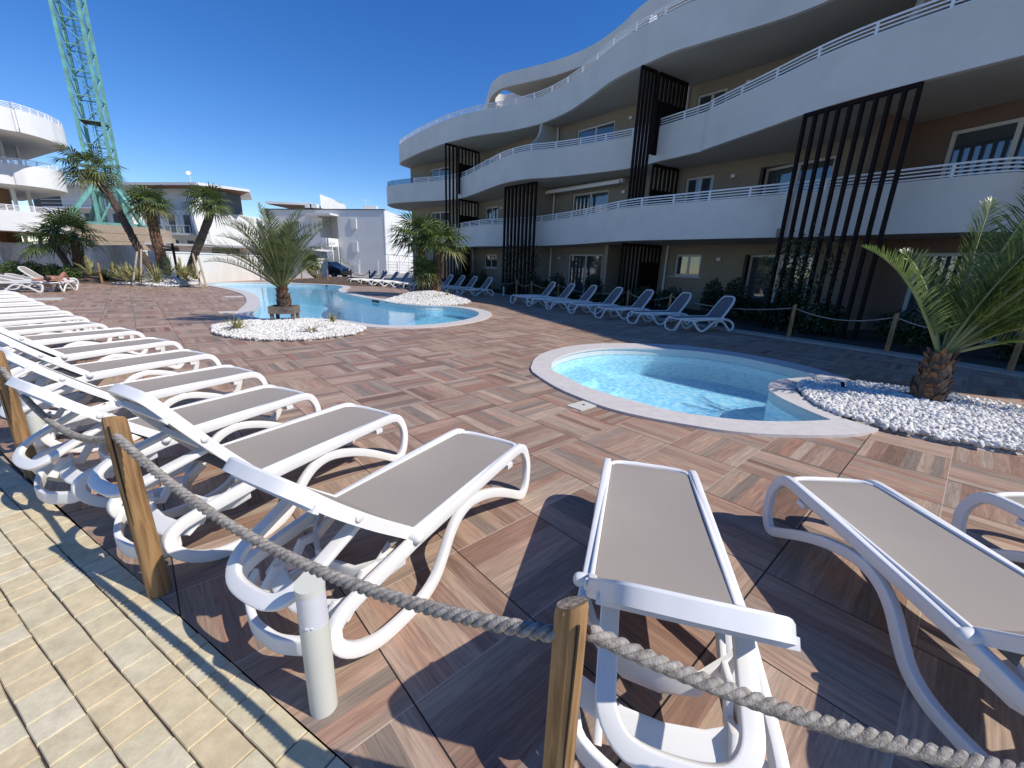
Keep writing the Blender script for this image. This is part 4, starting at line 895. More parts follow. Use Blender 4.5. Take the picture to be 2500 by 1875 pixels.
b.build('lattice', M['crane'], cr_)
b = MB()
for z in (h0+4.9, h0+14.6, h0+24.0): MB().box((0, .2, z), (1.55, 1.2, .06)).build('platform', M['rust'], cr_)
b = MB()
for x in (-.22, .22): b.bar((x+.2, .25, h0-1), (x+.2, .25, H), .05)
z = h0-1
while z < H: b.bar((-.02, .25, z), (.42, .25, z), .035); z += .3
z = h0
while z < H:
    pr = None
    for a_ in np.linspace(0, math.pi, 6):
        q = (.2+.36*math.cos(a_), .25-.55*math.sin(a_), z)
        if pr: b.bar(pr, q, .03)
        pr = q
    z += .9
for a_ in (.6, 1.57, 2.5): b.bar((.2+.36*math.cos(a_), .25-.55*math.sin(a_), h0), (.2+.36*math.cos(a_), .25-.55*math.sin(a_), H), .03)
b.build('ladder', M['crane'], cr_)
b = MB()
for sx, sy in ((-1,-1), (1,-1), (1,1), (-1,1)):
    b.bar((sx*Wm, sy*Wm, h0+.1), (sx*2.3, sy*2.3, base_z), .24); b.bar((sx*Wm, sy*Wm, h0), (sx*Wm, sy*Wm, base_z), .22)
for k in range(4):
    p, q = C4[k], C4[(k+1) % 4]; b.bar((*p, h0), (*q, h0), .26); b.bar((p[0]*2.6, p[1]*2.6, base_z+.1), (q[0]*2.6, q[1]*2.6, base_z+.1), .2)
    b.bar((*p, base_z+.1), (*q, h0), .14)
b.build('base_frame', M['crane'], cr_)
b = MB(); zz = 0
for k in range(6):
    hh = (base_z)/6-.02; b.box((.1*(-1)**k, 0, zz+hh/2), (6.4, 5.6, hh)); zz += hh+.02
b.build('timber_base', M['timber'], cr_)

# ================================================================== SUN LOUNGERS
def crv(P, k=4): # smooth (y,z) profile
    return catmull(P, k)
def make_lounger(kind, back_deg, sling):
    """local frame: hinge axis over the origin, foot end towards +y"""
    t = bpy.data.objects.new('sun_lounger', None); C.objects.link(t)
    PL = M['plastic']
    if kind == 'L':
        prof = crv([(0,.335),(.25,.345),(.55,.355),(.85,.362),(1.05,.365),(1.135,.345),(1.185,.28),(1.20,.19),(1.17,.08),(1.12,.025),(1.07,.028),(.97,.085),(.85,.155),(.73,.215),(.60,.262),(.47,.288),(.36,.27),(.27,.215),(.19,.13),(.11,.06),(0,.026),(-.14,.024),(-.27,.04),(-.38,.095),(-.445,.17),(-.452,.235),(-.40,.275),(-.30,.295),(-.15,.315)], 3)
        tipy, zr, w0, w1, xl = 1.10, .365, .265, .235, .285
    else:
        prof = crv([(1.40,.36),(1.22,.325),(1.02,.31),(.75,.322),(.4,.335),(.1,.345),(-.1,.338),(-.27,.30),(-.40,.225),(-.435,.13),(-.39,.05),(-.33,.025),(-.26,.05),(-.18,.14),(-.09,.23),(.02,.285),(.12,.295),(.25,.265),(.38,.19),(.52,.09),(.64,.03),(.72,.028),(.80,.065),(.89,.16),(.96,.25),(1.02,.30)], 3)
        tipy, zr, w0, w1, xl = 1.40, .36, .265, .225, .275
    n = len(prof)
    for s in (-1, 1):
        pts = []
        for y, z in prof:
            x = s*(xl - (.03*max(0, min(1, (y)/1.1)))+.035*max(0, (.3-z))/.3)
            pts.append((x, y, z))
        hs_ = [.062 if z > .3 else .056 for y, z in prof]
        b = MB(); b.sweep(pts, (1, 0, 0), .040, hs_, closed=(kind == 'L'), r=.28)
        b.build('side_frame', PL, t, smooth=50)
        k = MB(); mt = Matrix.Translation((s*(w0+.045), .0, .365)) @ Matrix.Rotation(rad(90*s), 4, 'Y')
        k.lathe([(.005, .026), (.018, .022), (.027, .01), (.029, -.012), (.029, -.05)], n=16, mtx=mt); k.build('hinge_knob', PL, t, smooth=45)
    # inner seat rail, white edge beside the sling
    y0 = .02; N = 15
    def halfw(y): return w0-.012+(w1-w0)*max(0, y)/tipy
    b = MB()
    for s in (-1, 1):
        b.sweep([(s*(halfw(y)+.012), y, .362+.008*math.sin(y*2.2)) for y in np.linspace(-.02, tipy-.03, 10)], (1, 0, 0), .020, .040, r=.4)
    fr = [( -halfw(tipy)-.010, tipy-.04, zr), (-halfw(tipy)+.02, tipy+.02, zr-.005), (-halfw(tipy)*.5, tipy+.045, zr-.008), (0, tipy+.05, zr-.01)]
    fr = fr+[(-x, y, z) for x, y, z in fr[-2::-1]]
    b.tube(catmull(fr, 3), .019, 8); b.build('seat_rail', PL, t, smooth=50)
    # seat sling with curled-down front lip and cut corners
    b = MB(); rows = 20; colsn = 8
    for i in range(rows+1):
        y = -.06+(tipy+.045+.06)*i/rows; hw = halfw(y)
        if y > tipy-.05: hw -= (y-tipy+.05)**2*6
        for j in range(colsn+1):
            u = -1+2*j/colsn; z = zr+.012-.014*(1-u*u)*math.sin(math.pi*min(1, max(0, (y+.05)/tipy)))+(-.022*((y-tipy+.06)/.1)**2 if y > tipy-.06 else 0)
            if y < 0: z -= .01
            yy = y-(.05*(abs(u)**6) if i == 0 else 0)
            b.v.append((u*hw, yy, z))
    k = colsn+1
    for i in range(rows):
        for j in range(colsn): b.f.append((i*k+j, i*k+j+1, (i+1)*k+j+1, (i+1)*k+j))
    o = len(b.v); b.v += [(x, y, z-.006) for x, y, z in b.v]
    b.f += [tuple(q+o for q in f)[::-1] for f in b.f[:]]
    b.build('seat_sling', sling, t, smooth=True, fix=False)
    # under-seat parts
    b = MB()
    b.sweep([(-xl+.01, -.05, .30), (-xl+.05, -.12, .26), (-.12, -.20, .22), (0, -.215, .215), (.12, -.20, .22), (xl-.05, -.12, .26), (xl-.01, -.05, .30)] if kind == 'L' else [(-xl, -.05, .30), (0, -.12, .26), (xl, -.05, .30)], (0, 0, 1), .10, .022, r=.3)
    b.build('cross_panel', PL, t, smooth=50)
    b = MB(); b.bar((-xl, tipy-.18, .315), (xl, tipy-.18, .315), .06, .03); b.bar((-xl, .45, .315), (xl, .45, .315), .05, .025); b.build('cross_bar', PL, t)
    if kind == 'L':
        y0, zq = -.30, .20
        for s in (-1, 1):
            b = MB(); b.sweep([(s*.20, -.05, .325), (s*.20, -.14, .27), (s*.20, -.22, .285), (s*.20, -.28, .20), (s*.195, -.36, .235), (s*.19, -.43, .15)], (1, 0, 0), .024, .048, r=.3); b.build('ratchet_arm', PL, t, smooth=40)
        b = MB(); b.sweep(catmull([(-.27, -.40, .20), (-.235, -.46, .155), (-.1, -.52, .135), (0, -.53, .13), (.1, -.52, .135), (.235, -.46, .155), (.27, -.40, .20)], 4), (0, 0, 1), .075, .03, r=.3); b.build('rear_bar', PL, t, smooth=50)
        b = MB(); b.sweep([(-.26, -.33, .215), (-.12, -.375, .185), (0, -.385, .18), (.12, -.375, .185), (.26, -.33, .215)], (0, .8, .6), .085, .02, r=.3); b.build('rear_shelf', PL, t, smooth=50)
    else:
        b = MB(); b.sweep(catmull([(-.262, 1.38, .355), (-.268, 1.455, .30), (-.25, 1.50, .17), (-.20, 1.50, .07), (-.08, 1.50, .03), (.08, 1.50, .03), (.20, 1.50, .07), (.25, 1.50, .17), (.268, 1.455, .30), (.262, 1.38, .355)], 4), (0, 1, 0), .05, .03, r=.4); b.build('foot_hoop', PL, t, smooth=50)
        b = MB(); b.bar((-.1, 1.28, .30), (-.1, 1.5, .04), .018); b.build('wheel_strut', M['rail'], t)
    # backrest, turning about the hinge axis; built lying towards -y
    BL, bw0, bw1 = (.655 if kind == 'L' else .72), .262, .215
    fl = [(-bw0, .0, 0), (-bw0+.004, -.25, -.006), (-bw0+.018, -BL*.72, -.002), (-bw1+.015, -BL+.06, .008), (-bw1+.065, -BL+.005, .012), (0, -BL-.01, .012)]
    fl = catmull(fl, 4); fl = fl+[(-x, y, z) for x, y, z in fl[-2::-1]]
    b = MB()
    P = fl; pts = [Vector(p) for p in P]; o = 0; prof_ = [(-.017, -.028), (.017, -.028), (.017, .020), (.010, .026), (-.012, .026), (-.017, .018)]; kk = len(prof_)
    for i, p in enumerate(pts):
        tt = (pts[min(i+1, len(pts)-1)]-pts[max(i-1, 0)]).normalized(); nn = Vector((0, 0, 1)).cross(tt).normalized()
        for a, c in prof_: b.v.append(tuple(p+nn*a+Vector((0, 0, c))))
    for i in range(len(pts)-1):
        for q in range(kk): b.f.append((i*kk+q, i*kk+(q+1) % kk, (i+1)*kk+(q+1) % kk, (i+1)*kk+q))
    b.f += [tuple(range(kk)), tuple((len(pts)-1)*kk+q for q in range(kk))[::-1]]
    bk = b.build('backrest', PL, t, smooth=30); bk.location = (0, .0, .372); bk.rotation_euler = (-rad(back_deg), 0, 0)
    b = MB(); rows = 14
    for i in range(rows+1):
        y = -BL+.012+(BL+.02)*i/rows
        hw = bw0-.012-(bw0-bw1)*max(0, -y-.3)/(BL-.3)*.7
        if -y > BL-.10: hw -= ((-y-BL+.10)/.10)**2*.04
        for j in range(colsn+1):
            u = -1+2*j/colsn; b.v.append((u*hw, y, .018-.02*(1-u*u)*math.sin(math.pi*i/rows)))
    for i in range(rows):
        for j in range(colsn): b.f.append((i*k+j, i*k+j+1, (i+1)*k+j+1, (i+1)*k+j))
    o = len(b.v); b.v += [(x, y, z-.006) for x, y, z in b.v]; b.f += [tuple(q+o for q in f)[::-1] for f in b.f[:]]
    b.build('back_sling', sling, bk, smooth=True, fix=False)
    for s in (-1, 1):
        mt = Matrix.Translation((s*(bw0+.004), -.37, 0)) @ Matrix.Rotation(rad(90*s), 4, 'Y')
        MB().lathe([(.002, .0155), (.014, .015), (.018, .012), (.018, -.01)], n=16, mtx=mt).build('button', PL, bk, smooth=40)
    b = MB(); b.bar((-bw0, -.28, -.02), (bw0, -.28, -.02), .05, .03); b.bar((-bw0+.02, -.55, -.02), (bw0-.02, -.55, -.02), .03, .03); b.build('back_brace', PL, bk)
    if kind == 'L':
        a = rad(back_deg); q = MB()   # prop between the backrest and the ratchet, hanging down
        q.sweep(catmull([(-.195, -.28, -.02), (-.19, -.36, -.20), (-.18, -.40, -.30), (-.12, -.415, -.365), (0, -.42, -.38), (.12, -.415, -.365), (.18, -.40, -.30), (.19, -.36, -.20), (.195, -.28, -.02)], 4), (0, 1, 0), .03, .058, r=.3)
        q.build('prop', PL, bk, smooth=50)
    return t
protoL = make_lounger('L', 41, M['taupe']); protoR = make_lounger('R', 44, M['grey_sling'])
ORD = ['nearest', 'second', 'third', 'fourth', 'fifth', 'sixth', 'seventh', 'eighth', 'ninth', 'tenth', 'eleventh', 'twelfth', 'thirteenth', 'fourteenth', 'fifteenth', 'sixteenth']
used = set()
def place(proto, hx, hy, dx, dy, label, group, back=None):
    """hinge-axis midpoint (hx,hy), foot end direction (dx,dy)"""
    o = proto if proto.name not in used else copy_tree(proto); used.add(proto.name)
    o.location = (hx, hy, 0.001); o.rotation_euler = (0, 0, math.atan2(dy, dx)-math.pi/2)
    if back is not None:
        for ch in C.objects:
            if ch.parent == o and ch.name.startswith('backrest'):
                r_ = ch.rotation_euler.copy(); r_[0] = -rad(back); ch.rotation_euler = r_
    return tag(o, label, 'sun lounger', group)
gL = 'white and taupe loungers in the long row on the left'
near_h = [(-.421,1.611),(-1.418,2.098),(-2.315,2.541),(-3.269,3.238),(-4.228,3.953),(-5.226,4.661),(-6.40,5.36)]
tips = [(.115,2.625),(-.88,3.127),(-1.798,3.603),(-2.679,4.237),(-3.70,4.968),(-4.726,5.686),(-5.80,6.39),(-6.94,6.93),(-7.95,7.62),(-8.95,8.30),(-9.95,8.98),(-11.0,9.66),(-12.0,10.35),(-13.0,11.05),(-14.0,11.75)]
for i, tp in enumerate(tips):
    if i < len(near_h): hx, hy = near_h[i]
    else: hx, hy = tp[0]-.525, tp[1]-1.02
    dx, dy = tp[0]-hx, tp[1]-hy; L_ = math.hypot(dx, dy); dx /= L_; dy /= L_
    # the near-right rail passes the measured points; the middle of the lounger is 0.29 m to its left
    mx_, my_ = hx-dy*.285, hy+dx*.285
    lab = 'white lounger with taupe sling, %s of the long left row counted from the camera' % (ORD[i])
    if i == 0: lab = 'white lounger with taupe sling nearest the camera, behind the cream bollard light'
    if i == 1: lab = 'white lounger in the left row whose backrest is raised steepest'
    place(protoL, mx_, my_, dx, dy, lab, gL, {1: 53}.get(i, 41))
gN = 'white and taupe loungers in the near right corner'
place(protoL, .5975, 1.295, .255, .967, 'white lounger right of the middle rope post, seen from behind its head end', gN, 38)
place(protoL, 1.925, 1.16, .02, 1.0, 'white lounger with taupe sling cut off by the bottom right corner of the photo', gN, 38)
e_ = G(2447, 1215, .36)
place(protoL, e_[0]+.24, e_[1]-1.10, -.06, 1.0, 'white lounger of which only the rounded foot end shows at the right edge', gN, 38)
gR = 'white and charcoal loungers standing in the shade along the building'
vgs = [(4.94,11.42),(4.20,12.62),(3.40,13.78),(2.66,14.98),(1.93,16.08),(1.22,17.20),(.52,18.32)]
for i, v in enumerate(vgs):
    d = (-.935, -.355); n_ = (-d[1], d[0])   # towards the foot
    hx, hy = v[0]-d[0]*.72, v[1]-d[1]*.72     # near-side hinge
    mx_, my_ = hx+.28*.355, hy-.28*-.935
    lab = 'lounger with charcoal sling in the shaded near group, %s from the paddling pool' % ORD[i]
    place(protoR, mx_, my_, d[0], d[1], lab, gR, 51)
gF = 'white and charcoal loungers of the far row beyond the twin palms'
fv = [(-2.45,22.0),(-3.35,23.05),(-4.15,23.95),(-4.95,24.75),(-5.75,25.45),(-6.55,26.1),(-7.35,26.75),(-8.2,27.35),(-9.1,28.0),(-10.05,28.65),(-11.0,29.3)]
for i, v in enumerate(fv):
    d = (-.80, -.60) if i < 4 else (-.74, -.67); hx, hy = v[0]-d[0]*.72, v[1]-d[1]*.72
    lab = 'lounger with charcoal sling in the far row, %s counted from the twin palms' % ORD[i]
    place(protoR, hx-.28*d[1], hy+.28*-d[0]*-1*-1, d[0], d[1], lab, gF, 51)
gS = 'loungers crowded together at the far left edge'
sb = [(-18.2, 16.9, 'white lounger at the far left with the sunbather lying on it', 0, (.30, -.95)),
      (-18.9, 15.6, 'first flat white lounger left of the sunbather', 14, None), (-19.5, 16.5, 'second flat white lounger left of the sunbather', 14, None), (-20.1, 17.4, 'third flat white lounger left of the sunbather', 14, None), (-20.7, 18.3, 'flat white lounger farthest back at the left edge', 40, None)]
sunbed = None
for x, y, lab, bk, dd in sb:
    d = (.96, .28) if dd is None else (.52, -.854)
    o = place(protoL, x, y, d[0], d[1], lab, gS, bk)
    if dd: sunbed = (x, y, d)
# ------------------------------------------------------------------ sunbather, lying on the back, head at the near end
def skin_body(name, verts, edges, mt_, parent=None, sub=1, root=0):
    me = bpy.data.meshes.new(name); me.from_pydata([v[:3] for v in verts], edges, []); me.materials.append(mt_)
    o = bpy.data.objects.new(name, me); C.objects.link(o)
    if parent: o.parent = parent
    sm = o.modifiers.new('skin', 'SKIN'); sm.use_smooth_shade = True
    for i, v in enumerate(verts): me.skin_vertices[0].data[i].radius = (v[3], v[4] if len(v) > 4 else v[3])
    for i in range(len(verts)): me.skin_vertices[0].data[i].use_root = (i == root)
    ss = o.modifiers.new('sub', 'SUBSURF'); ss.levels = sub; ss.render_levels = sub; return o
sx_, sy_, sdn = sunbed
# local: +y towards the lounger foot end, body from head (y -0.62) to feet (y +1.1); the head end lies nearest to the camera
pr = empty('person', (sx_, sy_, .40), 'sunbather in a dark swimsuit lying face up with elbows spread and one knee bent', 'person', rz=math.atan2(sdn[1], sdn[0])-math.pi/2+math.pi)
pr.location = (sx_+sdn[0]*.5, sy_+sdn[1]*.5, .40)
PV = [(0,-.02,.10,.13,.10),   #0 pelvis
 (0,-.25,.11,.12,.095), (0,-.45,.12,.15,.11), (0,-.56,.11,.10,.075), (0,-.62,.12,.055), (0,-.70,.14,.072,.085), (0,-.79,.15,.078,.092), (0,-.86,.14,.055,.065), #1-7 waist chest shoulders neck head
 (.10,.03,.09,.085), (.13,.28,.22,.07), (.13,.47,.30,.055), (.13,.62,.15,.05), (.13,.76,.03,.038), (.13,.88,.045,.03), #8-13 right leg bent
 (-.10,.03,.09,.085), (-.12,.30,.09,.07), (-.13,.46,.09,.055), (-.13,.70,.07,.048), (-.13,.88,.05,.035), (-.14,.92,.14,.028), #14-19 left leg straight
 (.17,-.54,.10,.055), (.30,-.66,.08,.042), (.42,-.80,.06,.036), (.28,-.86,.06,.03), (.14,-.88,.06,.026), #20-24
 (-.17,-.54,.10,.055), (-.30,-.66,.08,.042), (-.42,-.80,.06,.036), (-.28,-.86,.06,.03), (-.14,-.88,.06,.026)] #25-29
PE = [(0,1),(1,2),(2,3),(3,4),(4,5),(5,6),(6,7),(0,8),(8,9),(9,10),(10,11),(11,12),(12,13),(0,14),(14,15),(15,16),(16,17),(17,18),(18,19),(3,20),(20,21),(21,22),(22,23),(23,24),(3,25),(25,26),(26,27),(27,28),(28,29)]
nv = len(PV)
for s, root_ in ((1, 24), (-1, 29)):
    for q in range(5):
        a = (-.045+.022*q); PV.append((s*(.14-.05), -.885+a*.9, .045, .009)); PV.append((s*(.14-.09), -.885+a*.8, .035, .007)); k_ = len(PV); PE += [(root_, k_-2), (k_-2, k_-1)]
PV.append((0, -.73, .235, .014)); PE.append((5, len(PV)-1))     # nose
skin_body('body', PV, PE, M['skin'], pr, 2)
b = MB(); b.lathe([(.01, .10), (.05, .09), (.085, .05), (.092, 0), (.085, -.05), (.05, -.08), (.01, -.09)], n=14, mtx=Matrix.Translation((0, -.83, .12)) @ Matrix.Scale(.8, 4, (0, 1, 0)) @ Matrix.Rotation(rad(70), 4, 'X')); b.build('hair', M['hair'], pr, smooth=True)
b = MB(); b.lathe([(.12, -.10), (.142, -.05), (.145, .04), (.13, .08)], n=14, mtx=Matrix.Translation((0, 0, .10)) @ Matrix.Rotation(rad(-90), 4, 'X') @ Matrix.Scale(.8, 4, (0, 1, 0))); b.build('swim_shorts', M['swim'], pr, smooth=True)
# towel on that lounger
b = MB(); pts_ = []
for i in range(13):
    v_ = -.3+.95*i/12; b.v += [(-.25, v_, .0+.008*math.sin(i)), (.25, v_, .0+.008*math.sin(i*1.7)), (.31, v_, -.13)]
for i in range(12):
    for q in range(2): b.f.append((3*i+q, 3*i+q+1, 3*i+3+q+1, 3*i+3+q))
b.f += []
tw = b.build('towel', M['towel'], smooth=True, fix=False); tag(tw, 'pink and white patterned towel hanging over the side of the far left lounger', 'towel')
tw.location = (sx_+sdn[0]*.1, sy_+sdn[1]*.1, .395); tw.rotation_euler = (0, 0, math.atan2(sdn[1], sdn[0])-math.pi/2)
m_ = tw.modifiers.new('thick', 'SOLIDIFY'); m_.thickness = .008

# ================================================================== ROPE FENCES, BOLLARDS
def post(x, y, h=.9, r=.055, label='', lean=(0, 0), group='wooden rope posts along the path', mt_='wood', notch=True):
    o = empty('rope_post', (x, y, 0), label, 'post', group)
    b = MB(); n = 28; zs = [0, h*.25, h*.5, h*.75, h-.012, h]
    for i, z in enumerate(zs):
        rr_ = r*(1.04 if i == 0 else 1-.02*i)*(.9 if i == 5 else 1)
        for k in range(n):
            a = 2*math.pi*k/n; q = rr_*(1+.014*math.sin(3*a+z*4+x)); dz = .02*math.cos(a+1) if i >= 4 else 0
            if k == 19 and i >= 2 and notch: q *= .80
            b.v.append((q*math.cos(a)+lean[0]*z, q*math.sin(a)+lean[1]*z, z+dz))
    for i in range(5):
        for k in range(n): b.f.append((i*n+k, i*n+(k+1) % n, (i+1)*n+(k+1) % n, (i+1)*n+k))
    b.f.append(tuple(5*n+k for k in range(n))); b.f.append(tuple(range(n))[::-1])
    b.build('timber', M[mt_], o, smooth=45)
    if notch:
        e = MB(); e.v = [(r*.84*math.cos(2*math.pi*k/n)+lean[0]*h, r*.84*math.sin(2*math.pi*k/n)+lean[1]*h, h+.0015+.0195*math.cos(2*math.pi*k/n+1)*.93) for k in range(n)]; e.f = [tuple(range(n))]; e.build('end_grain', M['endgrain'], o, fix=False)
        c = MB(); a = rad(-78)
        P = [Vector(((r*1.0)*math.cos(a+.05*math.sin(z*9))+lean[0]*z, (r*1.0)*math.sin(a+.05*math.sin(z*9))+lean[1]*z, z)) for z in np.linspace(h*.45, h-.02, 9)]
        c.tube(P, [.0006, .0016, .0022, .0026, .0026, .003, .0032, .0036, .004], 5); c.build('crack', M['crackdark'], o)
    return o
def rope(p0, p1, sag, label, r=.0165, lay=.085, strands=3, seg=150, group='ropes strung between the posts along the path', mt_='rope', fine=True, name='rope'):
    p0, p1 = Vector(p0), Vector(p1); L_ = (p1-p0).length; mid_ = lambda t: p0.lerp(p1, t)-Vector((0, 0, sag*4*t*(1-t)))
    b = MB()
    if not fine: b.tube([mid_(i/12) for i in range(13)], r, 6)
    else:
        N = int(L_/.007); sd_ = Vector((p1-p0)); side = Vector((-sd_.y, sd_.x, 0)).normalized()
        for s in range(strands):
            pts = []
            for i in range(N+1):
                t = i/N; a = 2*math.pi*(s/strands+t*L_/lay); tg = (mid_(min(1, t+.01))-mid_(max(0, t-.01))).normalized(); up = side.cross(tg)
                pts.append(mid_(t)+(side*math.cos(a)+up*math.sin(a))*r*.56)
            b.tube(pts, r*.54, 7)
    return thing_mesh(b, name, M[mt_], label, 'rope' if name == 'rope' else 'chain', group, smooth=True)
P0 = (-3.386, 2.628); P2 = (-1.645, 1.611); PC = (.135, .655)
post(*P0, .90, .043, 'weathered wooden rope post at the left edge of the photo', (-.01, .0))
post(*P2, .885, .044, 'wooden rope post with a dark split and a knot, beside the nearest left lounger', (-.02, 0))
post(*PC, .915, .036, 'wooden rope post in the middle foreground with a cracked grey top', (0, .02))
rope((P2[0]+.02, P2[1]-.045, .825), (PC[0]-.018, PC[1]+.012, .84), .165, 'thick twisted rope across the foreground between the split post and the middle post')
rope((PC[0]+.04, PC[1]+.03, .835), (2.1, .45, .83), .20, 'pale twisted rope running from the middle post to the right edge')
rope((P0[0], P0[1], .80), (P2[0]-.03, P2[1]+.02, .80), .19, 'sagging twisted rope between the left edge post and the split post')
rope((-5.10, 3.66, .80), (P0[0]-.02, P0[1], .80), .19, 'sagging rope leaving the left edge post to the left', fine=False)
def bollard(x, y, h, label, r=.046):
    o = empty('bollard_light', (x, y, 0), label, 'bollard light', 'cream bollard lights on the deck')
    sl_ = .33; b = MB(); n = 24
    rings = [(0, r), (h-.20, r)]
    b.lathe([(r, 0), (r, h-.155)], n=n); b.build('column', M['lamp_body'], o, smooth=40)
    def drum(z0, z1, t0, t1, rr_, nm, mt_):
        b = MB()
        for zz, tt in ((z0, t0), (z1, t1)):
            for k in range(n): a = 2*math.pi*k/n; b.v.append((rr_*math.cos(a), rr_*math.sin(a), zz+rr_*math.sin(a)*tt))
        for k in range(n): b.f.append((k, (k+1) % n, n+(k+1) % n, n+k))
        b.f.append(tuple(n+k for k in range(n))); b.f.append(tuple(range(n))[::-1]); b.build(nm, M[mt_], o, smooth=40)
    drum(h-.155, h-.022, 0, .10, r*.985, 'lens', 'lamp_glass'); drum(h-.022, h, .10, .12, r*1.01, 'cap', 'lamp_body')
    b = MB(); b.box((0, -r*.985, h-.145), (.012, .004, .006)); b.box((.016, -r*.95, h-.145), (.008, .004, .006)); b.build('fitting_mark', M['bggrey'], o)
    return o
bollard(-.638, 1.115, .54, 'cream cylindrical bollard light with frosted top standing by the nearest left lounger')
bollard(-3.62, 2.92, .5, 'cream bollard light partly cut off at the left edge')
def onkerb(px_, py_, off=.12):
    d = ray(px_, py_); K = offset(kerb, 0)
    best = None
    for i in range(len(K)-1):
        a, c = np.array(K[i]), np.array(K[i+1]); t = c-a; nn = np.array([t[1], -t[0]]); den = nn@d[:2]
        if abs(den) < 1e-9: continue
        k_ = (nn@a)/den; p = d[:2]*k_; s = (p-a)@t/(t@t)
        if -.01 <= s <= 1.01 and k_ > 0: best = (p, i); break
    if best is None: return None
    p, i = best; q = kin[i]; v = np.array(q)-np.array(K[i]); v /= np.linalg.norm(v); return tuple(p+v*off)
kp = []
for q in [(1197,683),(1257,688),(1294,689),(1359,691),(1529,708),(1633,716)]:
    p = onkerb(*q)
    if p is not None: kp.append(p)
kp += [(7.06, 10.63), (8.19, 9.01), (9.05, 7.4), (9.75, 5.6)]
gk = 'wooden rope posts along the shaded kerb'; prev = None
for i, p in enumerate(kp):
    post(p[0], p[1], .88, .045, 'wooden rope post on the shaded kerb, %s counted from the near end' % ORD[len(kp)-1-i], group=gk, notch=False)
    if prev: rope((*prev, .80), (*p, .80), .18, 'thin rope on the shaded kerb, %s span counted from the near end' % ORD[len(kp)-1-i], r=.014, fine=False, group='ropes along the shaded kerb')
    prev = p
for px_, py_, lab in ((1628, 752, 'short cream bollard light in the shade by the nearest lounger pair'), (1229, 722, 'short cream bollard light in the shade beside the middle screen')):
    g_ = G(px_, py_); bollard(g_[0], g_[1], .5, lab)
# dark posts with chains by the car, lighter ones by the mound
prev = None
cpts = [G(857, 674), G(900, 675), G(932, 676)]
for i, p in enumerate(cpts):
    k_ = 30/p[1]; q = (p[0]*k_ if p[1] > 30 else p[0], min(p[1], 30.0+i*.2))
    post(q[0], q[1], .95, .05, 'dark post with chain before the car park, %s from the left' % ('first', 'second', 'third')[i], group='dark chain posts by the car park', mt_='rust', notch=False)
    if prev: rope((*prev, .85), (*q, .85), .28, 'dark chain before the car park, %s span from the left' % ('first', 'second')[i-1], r=.022, fine=False, group='dark chains by the car park', mt_='rust', name='chain')
    prev = q
fp = [(738, 690), (801, 692)]; prev = None
for i, q in enumerate(fp):
    g_ = G(*q); post(g_[0], g_[1], .9, .045, ('left', 'right')[i]+' wooden rope post on the earth mound beyond the pool', group='wooden rope posts on the earth mound', notch=False)
    if prev: rope((*prev, .8), (*g_, .8), .2, 'rope between the two posts on the earth mound beyond the pool', r=.015, fine=False, group='ropes beyond the pool')
    prev = g_
prev = None
for i, (x, y) in enumerate(((85, 655), (212, 684))):
    g_ = (-27.0, 25.5) if i == 0 else (-20.9, 21.3); post(g_[0], g_[1], 1.0, .05, ('left', 'right')[i]+' wooden rope post beside the far left shrubs', group='wooden rope posts by the far left bed', notch=False)
    if prev: rope((*prev, .9), (*g_, .9), .25, 'rope beside the far left shrubs', r=.015, fine=False, group='ropes by the far left bed')
    prev = g_
sw = AT(434, 690, 27.5)
shp = empty('pool_shower', (AT(432, 660, 22.2).x, 22.2, 0), 'slim dark outdoor shower post with round grey head before the white wall', 'shower')
b = MB(); b.box((0, 0, 1.05), (.08, .08, 2.1)); b.bar((0, 0, 2.05), (-.30, 0, 2.05), .05); b.build('column', M['black'], shp)
MB().lathe([(.02, .03), (.14, .02), (.15, 0), (.02, -.02)], c=(-.33, 0, 1.85), n=14).build('shower_head', M['bggrey'], shp, smooth=40)
lp = AT(638, 640, 30.6); o = empty('wall_post', (lp.x, 30.6, 0), 'grey steel post against the white garden wall behind the pool', 'post'); MB().box((0, 0, .9), (.12, .12, 1.8)).build('shaft', M['bggrey'], o); MB().box((0, 0, 1.82), (.16, .16, .04)).build('cap', M['bgdark'], o)

